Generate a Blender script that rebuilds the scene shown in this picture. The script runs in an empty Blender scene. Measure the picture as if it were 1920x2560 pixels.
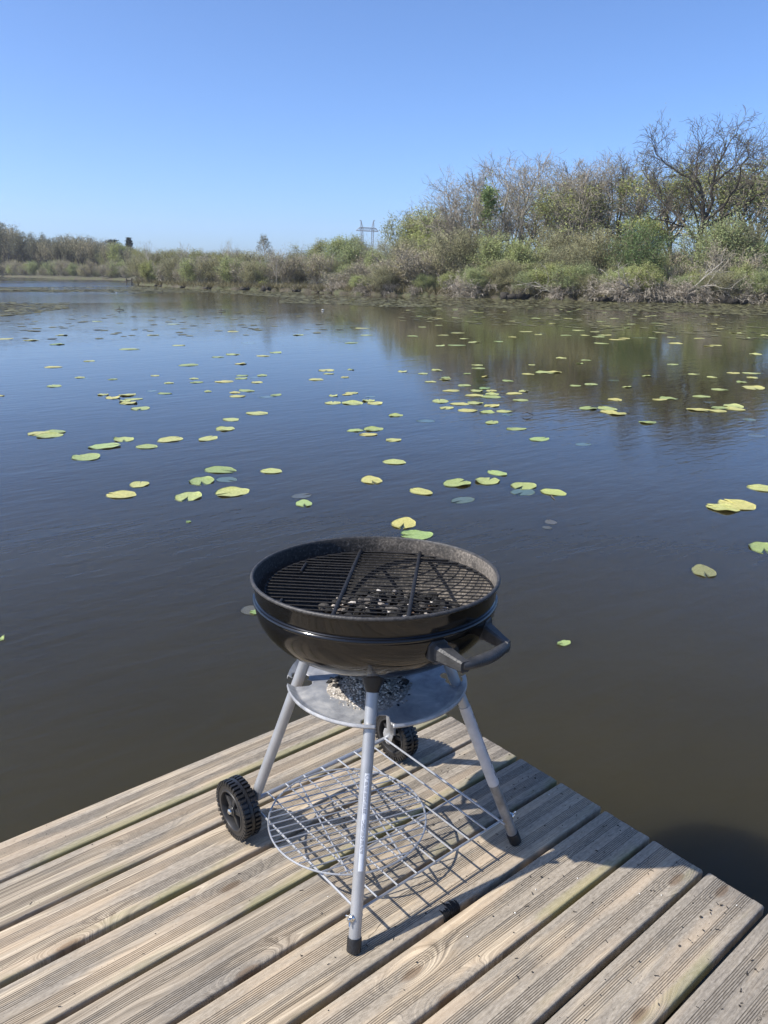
import bpy, math, random
from mathutils import Vector, Matrix
R = random.Random(7)
sc = bpy.context.scene
COL = sc.collection
PI = math.pi

# ------------------------------------------------------------------ helpers
def tag(o, label=None, cat=None, group=None, kind=None):
    if label: o['label'] = label
    if cat: o['category'] = cat
    if group: o['group'] = group
    if kind: o['kind'] = kind
    return o

def empty(name, loc):
    o = bpy.data.objects.new(name, None); COL.objects.link(o)
    o.location = loc; o.empty_display_size = .1
    return o

def rootloc(o):
    while o.parent: o = o.parent
    return Vector(o.location)

class MB:
    def __init__(s): s.v = []; s.f = []; s.m = []
    def add(s, vs, fs, mi=0):
        b = len(s.v); s.v += [tuple(v) for v in vs]
        s.f += [tuple(i + b for i in f) for f in fs]; s.m += [mi] * len(fs)
    def tube(s, pts, rad, n=6, cap=True, mi=0, closed=False):
        pts = [Vector(p) for p in pts]; k = len(pts)
        if not hasattr(rad, '__len__'): rad = [rad] * k
        t = ((pts[1] - pts[-1]) if closed else (pts[1] - pts[0])).normalized()
        up = Vector((0, 0, 1)) if abs(t.z) < .9 else Vector((1, 0, 0))
        a = t.cross(up).normalized(); vs = []
        for i, p in enumerate(pts):
            if closed: t2 = (pts[(i + 1) % k] - pts[i - 1])
            elif i == 0: t2 = pts[1] - pts[0]
            elif i == k - 1: t2 = pts[-1] - pts[-2]
            else: t2 = pts[i + 1] - pts[i - 1]
            if t2.length > 1e-9: t = t2.normalized()
            a = (a - t * a.dot(t))
            a = a.normalized() if a.length > 1e-6 else t.orthogonal().normalized()
            b = t.cross(a)
            for j in range(n):
                q = 2 * PI * j / n
                vs.append(p + (a * math.cos(q) + b * math.sin(q)) * rad[i])
        fs = []
        for i in range(k if closed else k - 1):
            i2 = (i + 1) % k
            for j in range(n):
                fs.append((i * n + j, i * n + (j + 1) % n, i2 * n + (j + 1) % n, i2 * n + j))
        if cap and not closed:
            fs.append(tuple(range(n - 1, -1, -1))); fs.append(tuple((k - 1) * n + j for j in range(n)))
        s.add(vs, fs, mi)
    def bar(s, a, b, r, n=8, mi=0): s.tube([a, b], r, n, True, mi)
    def box(s, c, h, ax=None, mi=0, taper=1.0):
        c = Vector(c); X, Y, Z = ax if ax else (Vector((1, 0, 0)), Vector((0, 1, 0)), Vector((0, 0, 1)))
        vs = []
        for z in (-1, 1):
            t = 1 if z < 0 else taper
            for x, y in ((-1, -1), (1, -1), (1, 1), (-1, 1)):
                vs.append(c + X * (x * h[0] * t) + Y * (y * h[1] * t) + Z * (z * h[2]))
        s.add(vs, [(3, 2, 1, 0), (4, 5, 6, 7), (0, 1, 5, 4), (1, 2, 6, 5), (2, 3, 7, 6), (3, 0, 4, 7)], mi)
    def lathe(s, prof, fr, n=96, mi=0, mis=None, closed=False):
        # prof: (r, h); fr: (origin, e1, e2, axis)
        o, e1, e2, ax = fr; vs = []; fs = []; k = len(prof)
        for i in range(n):
            q = 2 * PI * i / n; d = e1 * math.cos(q) + e2 * math.sin(q)
            for r, h in prof: vs.append(o + d * r + ax * h)
        ms = []
        for i in range(n):
            i2 = (i + 1) % n
            for j in range(k if closed else k - 1):
                j2 = (j + 1) % k
                fs.append((i * k + j, i2 * k + j, i2 * k + j2, i * k + j2)); ms.append(mis[j] if mis else mi)
        b = len(s.v); s.v += [tuple(v) for v in vs]; s.f += [tuple(x + b for x in f) for f in fs]; s.m += ms
    def loft(s, secs, mi=0):
        n = len(secs[0]); vs = [v for q in secs for v in q]; fs = []
        for i in range(len(secs) - 1):
            for j in range(n): fs.append((i * n + j, i * n + (j + 1) % n, (i + 1) * n + (j + 1) % n, (i + 1) * n + j))
        fs.append(tuple(range(n - 1, -1, -1))); fs.append(tuple((len(secs) - 1) * n + j for j in range(n)))
        s.add(vs, fs, mi)
    def lump(s, c, r, rnd, mi=0, flat=.7):
        t = (1 + 5 ** .5) / 2
        V = [(-1, t, 0), (1, t, 0), (-1, -t, 0), (1, -t, 0), (0, -1, t), (0, 1, t), (0, -1, -t), (0, 1, -t), (t, 0, -1), (t, 0, 1), (-t, 0, -1), (-t, 0, 1)]
        F = [(0, 11, 5), (0, 5, 1), (0, 1, 7), (0, 7, 10), (0, 10, 11), (1, 5, 9), (5, 11, 4), (11, 10, 2), (10, 7, 6), (7, 1, 8), (3, 9, 4), (3, 4, 2), (3, 2, 6), (3, 6, 8), (3, 8, 9), (4, 9, 5), (2, 4, 11), (6, 2, 10), (8, 6, 7), (9, 8, 1)]
        M = Matrix.Rotation(rnd.random() * 6.28, 3, Vector((rnd.random() - .5, rnd.random() - .5, rnd.random() - .5 + 1e-3)).normalized())
        sx = (rnd.uniform(.7, 1.4), rnd.uniform(.6, 1.1), rnd.uniform(.5, .9))
        vs = []
        for v in V:
            q = M @ (Vector((v[0] * sx[0], v[1] * sx[1], v[2] * sx[2])) * (r / 1.9 * rnd.uniform(.75, 1.2)))
            vs.append(Vector(c) + Vector((q.x, q.y, q.z * flat)))
        s.add(vs, F, mi)
    def build(s, name, mat, parent=None, smooth=True, sharp=35, loc=None):
        me = bpy.data.meshes.new(name)
        off = rootloc(parent) if parent else Vector(loc or (0, 0, 0))
        me.from_pydata([(v[0] - off.x, v[1] - off.y, v[2] - off.z) for v in s.v], [], s.f)
        for m in (mat if isinstance(mat, (list, tuple)) else [mat]): me.materials.append(m)
        me.polygons.foreach_set('material_index', s.m)
        if smooth:
            me.polygons.foreach_set('use_smooth', [True] * len(me.polygons))
            if sharp: me.set_sharp_from_angle(angle=math.radians(sharp))
        me.update()
        o = bpy.data.objects.new(name, me); COL.objects.link(o)
        if parent: o.parent = parent
        elif loc: o.location = loc
        return o

def dup(root, loc, rz=0, sxy=1, sz=1, label=None, group=None):
    r = root.copy(); COL.objects.link(r)
    r.location = loc; r.rotation_euler = (0, 0, rz); r.scale = (sxy, sxy, sz)
    if label: r['label'] = label
    if group: r['group'] = group
    for ch in root.children:
        c = ch.copy(); COL.objects.link(c); c.parent = r
        for g in ch.children:
            d = g.copy(); COL.objects.link(d); d.parent = c
    return r

# ------------------------------------------------------------------ materials
class NT:
    def __init__(s, name):
        s.mat = bpy.data.materials.new(name); s.mat.use_nodes = True
        s.t = s.mat.node_tree; s.bsdf = s.t.nodes['Principled BSDF']; s.out = s.t.nodes['Material Output']
    def n(s, typ, **kw):
        x = s.t.nodes.new(typ)
        for k, v in kw.items():
            if k.startswith('i_'):
                key = k[2:].replace('_', ' ')
                s.set(x.inputs[int(key)] if key.isdigit() else x.inputs[key], v)
            else: setattr(x, k, v)
        return x
    def set(s, sock, v):
        if isinstance(v, bpy.types.NodeSocket): s.t.links.new(v, sock)
        elif isinstance(v, tuple) and len(v) == 3 and sock.type == 'RGBA': sock.default_value = (*v, 1)
        else: sock.default_value = v
    def math(s, op, a, b=0.0, c=None, clamp=False):
        x = s.t.nodes.new('ShaderNodeMath'); x.operation = op; x.use_clamp = clamp
        s.set(x.inputs[0], a); s.set(x.inputs[1], b)
        if c is not None: s.set(x.inputs[2], c)
        return x.outputs[0]
    def mix(s, f, a, b, mode='MIX'):
        x = s.t.nodes.new('ShaderNodeMix'); x.data_type = 'RGBA'; x.blend_type = mode
        s.set(x.inputs[0], f); s.set(x.inputs[6], a); s.set(x.inputs[7], b)
        return x.outputs[2]
    def noise(s, vec, scale, detail=3, rough=.55, dist=0):
        x = s.n('ShaderNodeTexNoise'); s.t.links.new(vec, x.inputs['Vector'])
        x.inputs['Scale'].default_value = scale; x.inputs['Detail'].default_value = detail
        x.inputs['Roughness'].default_value = rough; x.inputs['Distortion'].default_value = dist
        return x.outputs['Fac']
    def ramp(s, f, stops, interp='LINEAR'):
        x = s.n('ShaderNodeValToRGB'); s.t.links.new(f, x.inputs[0]); cr = x.color_ramp; cr.interpolation = interp
        while len(cr.elements) < len(stops): cr.elements.new(.5)
        for e, (p, c) in zip(cr.elements, stops):
            e.position = p; e.color = (*c, 1) if len(c) == 3 else c
        return x.outputs[0]
    def step(s, f, a, b):
        x = s.n('ShaderNodeMapRange'); x.interpolation_type = 'SMOOTHSTEP'
        s.set(x.inputs[0], f); x.inputs[1].default_value = a; x.inputs[2].default_value = b
        return x.outputs[0]
    def obj(s): return s.n('ShaderNodeTexCoord').outputs['Object']
    def mapv(s, vec, scale=(1, 1, 1), loc=(0, 0, 0), rot=(0, 0, 0)):
        x = s.n('ShaderNodeMapping'); s.set(x.inputs[0], vec)
        x.inputs[1].default_value = loc; x.inputs[2].default_value = rot; x.inputs[3].default_value = scale
        return x.outputs[0]
    def bump(s, h, dist, strength=1.0, normal=None):
        x = s.n('ShaderNodeBump'); s.set(x.inputs['Height'], h); x.inputs['Distance'].default_value = dist
        s.set(x.inputs['Strength'], strength)
        if normal is not None: s.set(x.inputs['Normal'], normal)
        return x.outputs[0]
    def p(s, **kw):
        for k, v in kw.items(): s.set(s.bsdf.inputs[k.replace('_', ' ')], v)
        return s

def simple(name, col, rough=.5, metal=0, spec=None, var=.25, scale=20, bump=0, bscale=60):
    m = NT(name); o = m.obj()
    f = m.noise(o, scale, 4)
    lo = tuple(c * (1 - var) for c in col); hi = tuple(min(1, c * (1 + var)) for c in col)
    m.p(Base_Color=m.ramp(f, [(.3, lo), (.7, hi)]), Roughness=rough, Metallic=metal)
    if spec is not None: m.p(Specular_IOR_Level=spec)
    if bump: m.p(Normal=m.bump(m.noise(o, bscale, 3), bump))
    return m.mat

def wood_mat():
    m = NT('weathered_decking'); o = m.obj()
    rnd = m.n('ShaderNodeObjectInfo').outputs['Random']
    sep = m.n('ShaderNodeSeparateXYZ'); m.set(sep.inputs[0], o); x, y, z = sep.outputs
    off = m.math('MULTIPLY', rnd, 37.0)
    xs = m.math('ADD', x, off)
    # knots: voronoi cells, long along the board
    cv = m.n('ShaderNodeCombineXYZ'); m.set(cv.inputs[0], m.math('MULTIPLY', xs, 2.6)); m.set(cv.inputs[1], m.math('MULTIPLY', m.math('ADD', y, off), 7.5))
    vo = m.n('ShaderNodeTexVoronoi', voronoi_dimensions='2D', i_Scale=1.0, i_Randomness=.95); m.set(vo.inputs['Vector'], cv.outputs[0])
    d = vo.outputs['Distance']
    cr = m.n('ShaderNodeSeparateXYZ'); m.set(cr.inputs[0], vo.outputs['Color'])
    has = m.step(cr.outputs[0], .70, .76)
    k = m.math('MULTIPLY', m.math('POWER', 2.718, m.math('MULTIPLY', m.math('MULTIPLY', d, d), -22.0)), has)
    # grain lines run along x, bent round the knots
    w1 = m.n('ShaderNodeCombineXYZ'); m.set(w1.inputs[0], m.math('MULTIPLY', xs, 1.3)); m.set(w1.inputs[1], m.math('MULTIPLY', y, 9.0)); m.set(w1.inputs[2], off)
    lowf = m.noise(w1.outputs[0], 1.0, 3, .5)
    g = m.math('ADD', m.math('MULTIPLY', y, 95.0), m.math('ADD', m.math('MULTIPLY', lowf, 9.0), m.math('MULTIPLY', k, 11.0)))
    ring = m.math('MULTIPLY_ADD', m.math('SINE', m.math('MULTIPLY', g, 3.6)), .5, .5)
    w2 = m.n('ShaderNodeCombineXYZ'); m.set(w2.inputs[0], m.math('MULTIPLY', xs, 5.0)); m.set(w2.inputs[1], m.math('MULTIPLY', g, 5.2)); m.set(w2.inputs[2], off)
    fib = m.noise(w2.outputs[0], 1.0, 4, .65)
    pm = m.n('ShaderNodeCombineXYZ'); m.set(pm.inputs[0], m.math('MULTIPLY', xs, 3.2)); m.set(pm.inputs[1], m.math('MULTIPLY', y, 16.0)); m.set(pm.inputs[2], m.math('ADD', off, 4.0))
    patch = m.noise(pm.outputs[0], 1.0, 5, .6)
    fine = m.noise(m.mapv(o, (60, 220, 60)), 1.0, 3, .6)
    base = m.ramp(fib, [(.26, (.125, .102, .076)), (.5, (.355, .300, .225)), (.72, (.54, .468, .362))])
    base = m.mix(m.math('MULTIPLY', ring, .27), base, (.20, .158, .115))
    s1 = m.n('ShaderNodeCombineXYZ'); m.set(s1.inputs[0], m.math('MULTIPLY', xs, 1.6)); m.set(s1.inputs[1], m.math('MULTIPLY', g, 1.35)); m.set(s1.inputs[2], m.math('ADD', off, 2.0))
    streak = m.noise(s1.outputs[0], 1.0, 3, .6)
    base = m.mix(m.math('MULTIPLY', m.step(streak, .50, .68), .62), base, (.115, .095, .07))
    base = m.mix(m.math('MULTIPLY', m.step(streak, .46, .30), .45), base, (.60, .52, .39))
    s2 = m.n('ShaderNodeCombineXYZ'); m.set(s2.inputs[0], m.math('MULTIPLY', xs, 2.4)); m.set(s2.inputs[1], m.math('MULTIPLY', g, 3.1)); m.set(s2.inputs[2], m.math('ADD', off, 6.0))
    check = m.step(m.noise(s2.outputs[0], 1.0, 2, .5), .68, .73)
    base = m.mix(m.math('MULTIPLY', check, .7), base, (.06, .048, .035))
    wp_ = m.n('ShaderNodeSeparateXYZ'); m.set(wp_.inputs[0], m.n('ShaderNodeNewGeometry').outputs['Position']); wx_ = wp_.outputs[0]
    stn = m.noise(m.mapv(m.n('ShaderNodeNewGeometry').outputs['Position'], (5, 9, 1)), 1.0, 5, .65)
    base = m.mix(m.math('MULTIPLY', m.step(stn, .56, .70), m.math('MULTIPLY_ADD', m.step(wx_, -1.3, -.2), .45, .15)), base, (.085, .072, .056))
    # silver grey weathering in patches, warm straw elsewhere
    base = m.mix(m.math('MULTIPLY', m.step(m.math('ADD', patch, m.math('MULTIPLY', m.step(wx_, -1.15, -.1), .15)), .44, .62), .72), base, m.ramp(fine, [(.3, (.13, .118, .10)), (.7, (.31, .285, .245))]))
    warm = m.noise(m.mapv(pm.outputs[0], (.6, .9, 1), (3, 7, 0)), 1.0, 3)
    base = m.mix(m.math('MULTIPLY', m.step(warm, .5, .7), .35), base, (.52, .40, .27))
    # knot hearts
    base = m.mix(m.math('MULTIPLY', m.step(k, .80, .97), .7), base, (.13, .085, .05))
    # dirt held in the milled grooves, algae on the lower edge of some boards
    at = m.n('ShaderNodeAttribute', attribute_name='groove')
    gd = m.math('MULTIPLY', at.outputs['Fac'], m.math('MULTIPLY_ADD', patch, .9, .12))
    base = m.mix(gd, base, (.055, .045, .034))
    gm = m.n('ShaderNodeCombineXYZ'); m.set(gm.inputs[0], m.math('MULTIPLY', xs, 2.2)); m.set(gm.inputs[1], m.math('MULTIPLY', y, 6.0)); m.set(gm.inputs[2], m.math('ADD', off, 9.0))
    moss = m.math('MULTIPLY', m.step(m.noise(gm.outputs[0], 1.0, 4, .6), .49, .64), m.n('ShaderNodeAttribute', attribute_name='edge').outputs['Fac'])
    base = m.mix(m.math('MULTIPLY', moss, .75), base, (.20, .20, .075))
    # whole-board shade
    base = m.mix(1.0, base, m.ramp(rnd, [(0, (.92, .91, .90)), (.35, (1.22, 1.17, 1.09)), (.7, (1.03, 1.02, 1.0)), (1, (1.34, 1.28, 1.2))]), 'MULTIPLY')
    speck = m.step(m.noise(m.mapv(o, (1, 1, 1)), 190, 1), .70, .76)
    base = m.mix(m.math('MULTIPLY', speck, .55), base, (.07, .06, .05))
    h = m.math('ADD', m.math('MULTIPLY', fib, .6), m.math('MULTIPLY', ring, .3))
    m.p(Base_Color=base, Roughness=.82, Specular_IOR_Level=.25, Normal=m.bump(h, .0016, .9))
    return m.mat

def leaf_mat(name, a, b, c, trans=.36):
    m = NT(name)
    g = m.n('ShaderNodeNewGeometry').outputs['Random Per Island']
    col = m.ramp(g, [(0, a), (.5, b), (1, c)])
    oi = m.n('ShaderNodeObjectInfo').outputs['Random']
    col = m.mix(1.0, col, m.ramp(oi, [(0, (.85, .86, .9)), (1, (1.12, 1.08, 1.0))]), 'MULTIPLY')
    m.p(Base_Color=col, Roughness=.6, Specular_IOR_Level=.3)
    tr = m.n('ShaderNodeBsdfTranslucent'); m.set(tr.inputs[0], col)
    mx = m.n('ShaderNodeMixShader'); mx.inputs[0].default_value = trans
    m.t.links.new(m.bsdf.outputs[0], mx.inputs[1]); m.t.links.new(tr.outputs[0], mx.inputs[2])
    m.t.links.new(mx.outputs[0], m.out.inputs[0])
    return m.mat

def bark_mat(name, a, b, scale=3):
    m = NT(name); o = m.obj()
    f = m.noise(m.mapv(o, (1, 1, .35)), scale, 4)
    g = m.n('ShaderNodeNewGeometry').outputs['Random Per Island']
    col = m.ramp(m.math('MULTIPLY_ADD', g, .5, m.math('MULTIPLY', f, .55)), [(.2, a), (.75, b)])
    m.p(Base_Color=col, Roughness=.9, Specular_IOR_Level=.15)
    return m.mat

def water_mat():
    m = NT('pond_water')
    o = m.n('ShaderNodeNewGeometry').outputs['Position']
    # long lazy ripples crossing the pond plus finer chop
    r1 = m.noise(m.mapv(o, (1.4, 5.2, 1), rot=(0, 0, .95)), 1.0, 2, .5, .25)
    r2 = m.noise(m.mapv(o, (5.5, 13, 1), rot=(0, 0, 1.25)), 1.0, 2, .5, .2)
    r3 = m.noise(m.mapv(o, (.5, 1.1, 1), rot=(0, 0, .6)), 1.0, 2)
    calm = m.noise(m.mapv(o, (.035, .11, 1), rot=(0, 0, -.55)), 1.0, 3)
    sp_ = m.n('ShaderNodeSeparateXYZ'); m.set(sp_.inputs[0], o)
    lee = m.step(m.math('SUBTRACT', sp_.outputs[1], m.math('MULTIPLY', sp_.outputs[0], .55)), 5.0, 26.0)
    amp = m.math('MULTIPLY', m.math('MULTIPLY_ADD', m.step(calm, .40, .62), .65, .55), m.math('ADD', m.math('MULTIPLY_ADD', lee, .1, .9), m.math('MULTIPLY', m.step(m.math('SUBTRACT', sp_.outputs[1], m.math('MULTIPLY', sp_.outputs[0], .55)), 40.0, 90.0), 1.0)))
    h = m.math('ADD', m.math('MULTIPLY', r1, 1.0), m.math('ADD', m.math('MULTIPLY', r2, .55), m.math('MULTIPLY', r3, 1.0)))
    nrm = m.bump(m.math('MULTIPLY', h, amp), .0046, 1.0)
    murk = m.noise(m.mapv(o, (.5, .5, 1)), 1.0, 3)
    col = m.ramp(murk, [(.3, (.0255, .0215, .0092)), (.7, (.032, .027, .012))])
    ruf = m.step(m.math('SUBTRACT', sp_.outputs[1], m.math('MULTIPLY', sp_.outputs[0], .55)), 22.0, 75.0)
    m.p(Base_Color=col, Roughness=m.math('MULTIPLY_ADD', m.math('MULTIPLY', ruf, m.step(calm, .36, .56)), .15, .025), IOR=1.333, Normal=nrm)
    m.bsdf.subsurface_method = 'BURLEY'; m.p(Subsurface_Weight=1.0, Subsurface_Scale=.5, Subsurface_Radius=(1.0, .9, .6))
    return m.mat

def pad_mat(name, lo, mid, hi, coat=0.0, rough=.38):
    m = NT(name); o = m.obj()
    oi = m.n('ShaderNodeObjectInfo').outputs['Random']
    sh = m.n('ShaderNodeCombineXYZ'); m.set(sh.inputs[2], m.math('MULTIPLY', oi, 50.0))
    va = m.n('ShaderNodeVectorMath', operation='ADD'); m.set(va.inputs[0], o); m.set(va.inputs[1], sh.outputs[0])
    f = m.noise(va.outputs[0], 14, 5, .65)
    sep = m.n('ShaderNodeSeparateXYZ'); m.set(sep.inputs[0], o)
    ang = m.math('ARCTAN2', sep.outputs[1], sep.outputs[0])
    vein = m.step(m.math('ABSOLUTE', m.math('SINE', m.math('MULTIPLY', ang, 11.0))), 0.0, .28)
    col = m.ramp(f, [(.28, lo), (.5, mid), (.74, hi)])
    col = m.mix(m.math('MULTIPLY', m.math('SUBTRACT', 1.0, vein), .35), col, hi)
    fl = m.step(m.noise(va.outputs[0], 46, 3, .6), .62, .72)
    col = m.mix(m.math('MULTIPLY', fl, .6), col, (.10, .085, .03))
    col = m.mix(1.0, col, m.ramp(oi, [(0, (.58, .72, .6)), (.35, (.92, .98, .9)), (.7, (1.02, .98, .85)), (1, (1.12, 1.0, .8))]), 'MULTIPLY')
    m.p(Base_Color=col, Roughness=rough, Normal=m.bump(f, .006))
    if coat: m.p(Coat_Weight=coat, Coat_Roughness=.03, Coat_IOR=1.33)
    return m.mat

def enamel_mat():
    m = NT('black_enamel'); o = m.obj()
    sp = m.step(m.noise(o, 260, 2), .66, .74)
    dust = m.noise(o, 6, 5, .6)
    col = m.mix(m.math('MULTIPLY', sp, .10), (.004, .0038, .0036), (.06, .05, .045))
    m.p(Base_Color=col, Roughness=m.ramp(dust, [(.35, (.06,) * 3), (.75, (.17,) * 3)]), Normal=m.bump(m.noise(o, 9, 2), .0016), IOR=1.55)
    return m.mat

def soot_mat():
    m = NT('sooty_inside'); o = m.obj()
    f = m.noise(o, 9, 5, .65); g = m.noise(o, 150, 3, .7)
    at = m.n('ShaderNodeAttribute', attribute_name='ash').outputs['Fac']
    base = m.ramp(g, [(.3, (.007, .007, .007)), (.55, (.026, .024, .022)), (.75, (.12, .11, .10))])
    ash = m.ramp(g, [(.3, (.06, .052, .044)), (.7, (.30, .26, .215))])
    k = m.math('MULTIPLY', m.step(m.math('MULTIPLY_ADD', f, .6, m.math('MULTIPLY', at, .6)), .72, 1.02), .75)  # ash dust plus painted sunlight: paler on the wall facing the sun
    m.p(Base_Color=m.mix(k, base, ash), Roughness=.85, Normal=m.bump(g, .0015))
    return m.mat

def lumps_mat(name, stops):
    m = NT(name); o = m.obj()
    g = m.n('ShaderNodeNewGeometry').outputs['Random Per Island']
    c = m.ramp(g, stops, 'LINEAR')
    f = m.noise(o, 120, 3)
    c = m.mix(1.0, c, m.ramp(f, [(.3, (.65,) * 3), (.7, (1.15,) * 3)]), 'MULTIPLY')
    m.p(Base_Color=c, Roughness=.85, Normal=m.bump(f, .002))
    return m.mat

def galv_mat():
    m = NT('zinc_sheet'); o = m.obj()
    f = m.noise(o, 16, 6, .65, .6); g = m.noise(o, 60, 3)
    col = m.ramp(f, [(.3, (.25, .255, .27)), (.52, (.40, .405, .41)), (.72, (.62, .60, .57))])
    m.p(Base_Color=col, Metallic=.55, Roughness=m.ramp(g, [(.3, (.42,) * 3), (.7, (.66,) * 3)]), Normal=m.bump(g, .0006))
    return m.mat

WOOD = wood_mat()
ENAMEL = enamel_mat(); SOOT = soot_mat(); ZINC = galv_mat()
STEEL = simple('galvanised_tube', (.40, .405, .41), .46, .6, var=.12, scale=14)
WORN = simple('worn_tube', (.30, .29, .275), .5, .6, var=.35, scale=30)
WRAP = simple('faded_wrap', (.52, .49, .46), .5, .0, var=.14, scale=22)
WIRE = simple('zinc_wire', (.44, .445, .45), .42, .75, var=.1)
GRATEW = simple('burnt_wire', (.011, .010, .0095), .62, .0, spec=.35, var=.5, scale=60, bump=.001, bscale=200)
PLASTIC = simple('black_plastic', (.012, .012, .0125), .42, var=.3, scale=40, bump=.0008, bscale=150)
HANDLE = simple('faded_plastic', (.035, .035, .035), .5, var=.45, scale=45, bump=.001, bscale=200)
RUBBER = simple('tyre_plastic', (.013, .013, .014), .38, var=.3, scale=30)
RIMP = simple('rim_plastic', (.022, .022, .023), .42, var=.25, scale=25)
CHROME = simple('bright_bolt', (.75, .74, .7), .22, 1.0, var=.1)
STICK = simple('label_film', (.58, .60, .63), .45, 0, var=.06)
INK = simple('label_ink', (.16, .17, .2), .6)
PAD = pad_mat('lily_leaf', (.24, .25, .07), (.41, .41, .14), (.58, .56, .27))
PADG = pad_mat('fresh_lily_leaf', (.20, .26, .075), (.33, .40, .14), (.47, .52, .24))
PADO = pad_mat('olive_lily_leaf', (.13, .13, .055), (.21, .21, .095), (.30, .29, .15))
PADW = pad_mat('drowned_lily_leaf', (.045, .065, .035), (.075, .105, .06), (.10, .13, .08), 1.0, .5)
PADB = pad_mat('brown_drowned_leaf', (.055, .05, .025), (.075, .066, .035), (.10, .085, .05), 1.0, .5)
WATER = water_mat()
BARKD = bark_mat('dark_bark', (.04, .035, .028), (.13, .112, .09))
BARKG = bark_mat('grey_bark', (.15, .132, .10), (.36, .32, .255))
BARKP = bark_mat('pale_bark', (.22, .20, .165), (.44, .41, .35))
DEADW = bark_mat('dead_wood', (.20, .17, .13), (.48, .425, .34))
TWIG = bark_mat('olive_twigs', (.10, .09, .055), (.20, .18, .11))
L_WIL = leaf_mat('willow_leaf', (0.297, 0.351, 0.151), (0.365, 0.419, 0.182), (0.435, 0.480, 0.233))
L_YEL = leaf_mat('yellow_green_leaf', (.24, .28, .095), (.37, .41, .14), (.48, .49, .22))
L_TAN = leaf_mat('catkin_leaf', (0.303, 0.303, 0.165), (0.349, 0.343, 0.193), (0.394, 0.389, 0.228))
L_GRN = leaf_mat('fresh_green_leaf', (.11, .165, .06), (.185, .265, .09), (.27, .35, .14))
L_OLV = leaf_mat('olive_leaf', (0.240, 0.247, 0.103), (.29, .295, .12), (0.345, 0.342, 0.153))
L_BRN = leaf_mat('bud_brown', (0.293, 0.264, 0.164), (0.343, 0.312, 0.193), (0.385, 0.357, 0.227))
L_FAR = leaf_mat('pale_wood_leaf', (0.096, 0.101, 0.061), (0.167, 0.167, 0.105), (0.237, 0.237, 0.149))
L_DRK = leaf_mat('dark_needle', (.012, .022, .014), (.022, .036, .022), (.04, .055, .032), .1)

# ------------------------------------------------------------------ camera (solved from the deck boards)
F = 1937.7
CAMP = Vector((-1.61365, -1.57646, 1.39379))
ROWS = [None] * 3
def _cam():
    pitch, roll, yaw = .299314724, -.00985193149, .696918398
    cy, sy, cp, sp = math.cos(yaw), math.sin(yaw), math.cos(pitch), math.sin(pitch)
    f = Vector((sy * cp, cy * cp, -sp)); r = Vector((cy, -sy, 0)); d = f.cross(r)
    c, s = math.cos(roll), math.sin(roll)
    return c * r + s * d, -s * r + c * d, f
RIGHT, DOWN, FWD = _cam()
def ray(x, y): return RIGHT * ((x - 960) / F) + DOWN * ((y - 1280) / F) + FWD
def onplane(x, y, z):
    d = ray(x, y); t = (z - CAMP.z) / d.z
    return CAMP + d * t
ZW = -.42                      # water level, deck top is z = 0
def far_at(px, D, ytop=None):  # a spot D metres out in the direction of column px; height of ytop there
    yh = 672.6 + px * .00984
    d = ray(px, yh); h = Vector((d.x, d.y)).normalized()
    p = Vector((CAMP.x + h.x * D, CAMP.y + h.y * D, 0))
    if ytop is None: return p
    d = ray(px, ytop); return p, CAMP.z + D * d.z / math.hypot(d.x, d.y)
cam = bpy.data.cameras.new('camera'); co = bpy.data.objects.new('camera', cam); COL.objects.link(co)
mw = Matrix((RIGHT, -DOWN, -FWD)).transposed().to_4x4(); mw.translation = CAMP
co.matrix_world = mw
cam.sensor_fit = 'VERTICAL'; cam.sensor_height = 24; cam.sensor_width = 18; cam.lens = F / 2560 * 24
cam.clip_end = 6000; cam.clip_start = .05
sc.camera = co

# ------------------------------------------------------------------ light
TOSUN = Vector((-.93, .42, 1.0)).normalized()
EL = math.asin(TOSUN.z); AZ = math.atan2(TOSUN.x, TOSUN.y)
sun = bpy.data.lights.new('sun', 'SUN'); sun.energy = 4.1; sun.angle = math.radians(.53); sun.color = (1.0, .945, .86)
so = bpy.data.objects.new('sun', sun); COL.objects.link(so)
so.rotation_euler = TOSUN.to_track_quat('Z', 'Y').to_euler(); so.location = (-20, 10, 30)
w = bpy.data.worlds.new('World'); sc.world = w; w.use_nodes = True
nt = w.node_tree; bg = nt.nodes['Background']
sky = nt.nodes.new('ShaderNodeTexSky'); sky.sky_type = 'NISHITA'; sky.sun_disc = False
sky.sun_elevation = EL; sky.sun_rotation = AZ; sky.altitude = 0; sky.air_density = .66; sky.dust_density = 1.2; sky.ozone_density = 9.5
nt.links.new(sky.outputs[0], bg.inputs[0]); bg.inputs[1].default_value = .128
vs = sc.view_settings; vs.view_transform = 'Standard'; vs.look = 'None'; vs.exposure = .9; vs.gamma = 1
sc.cycles.use_denoising = True; sc.cycles.max_bounces = 8; sc.cycles.transparent_max_bounces = 8

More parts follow.
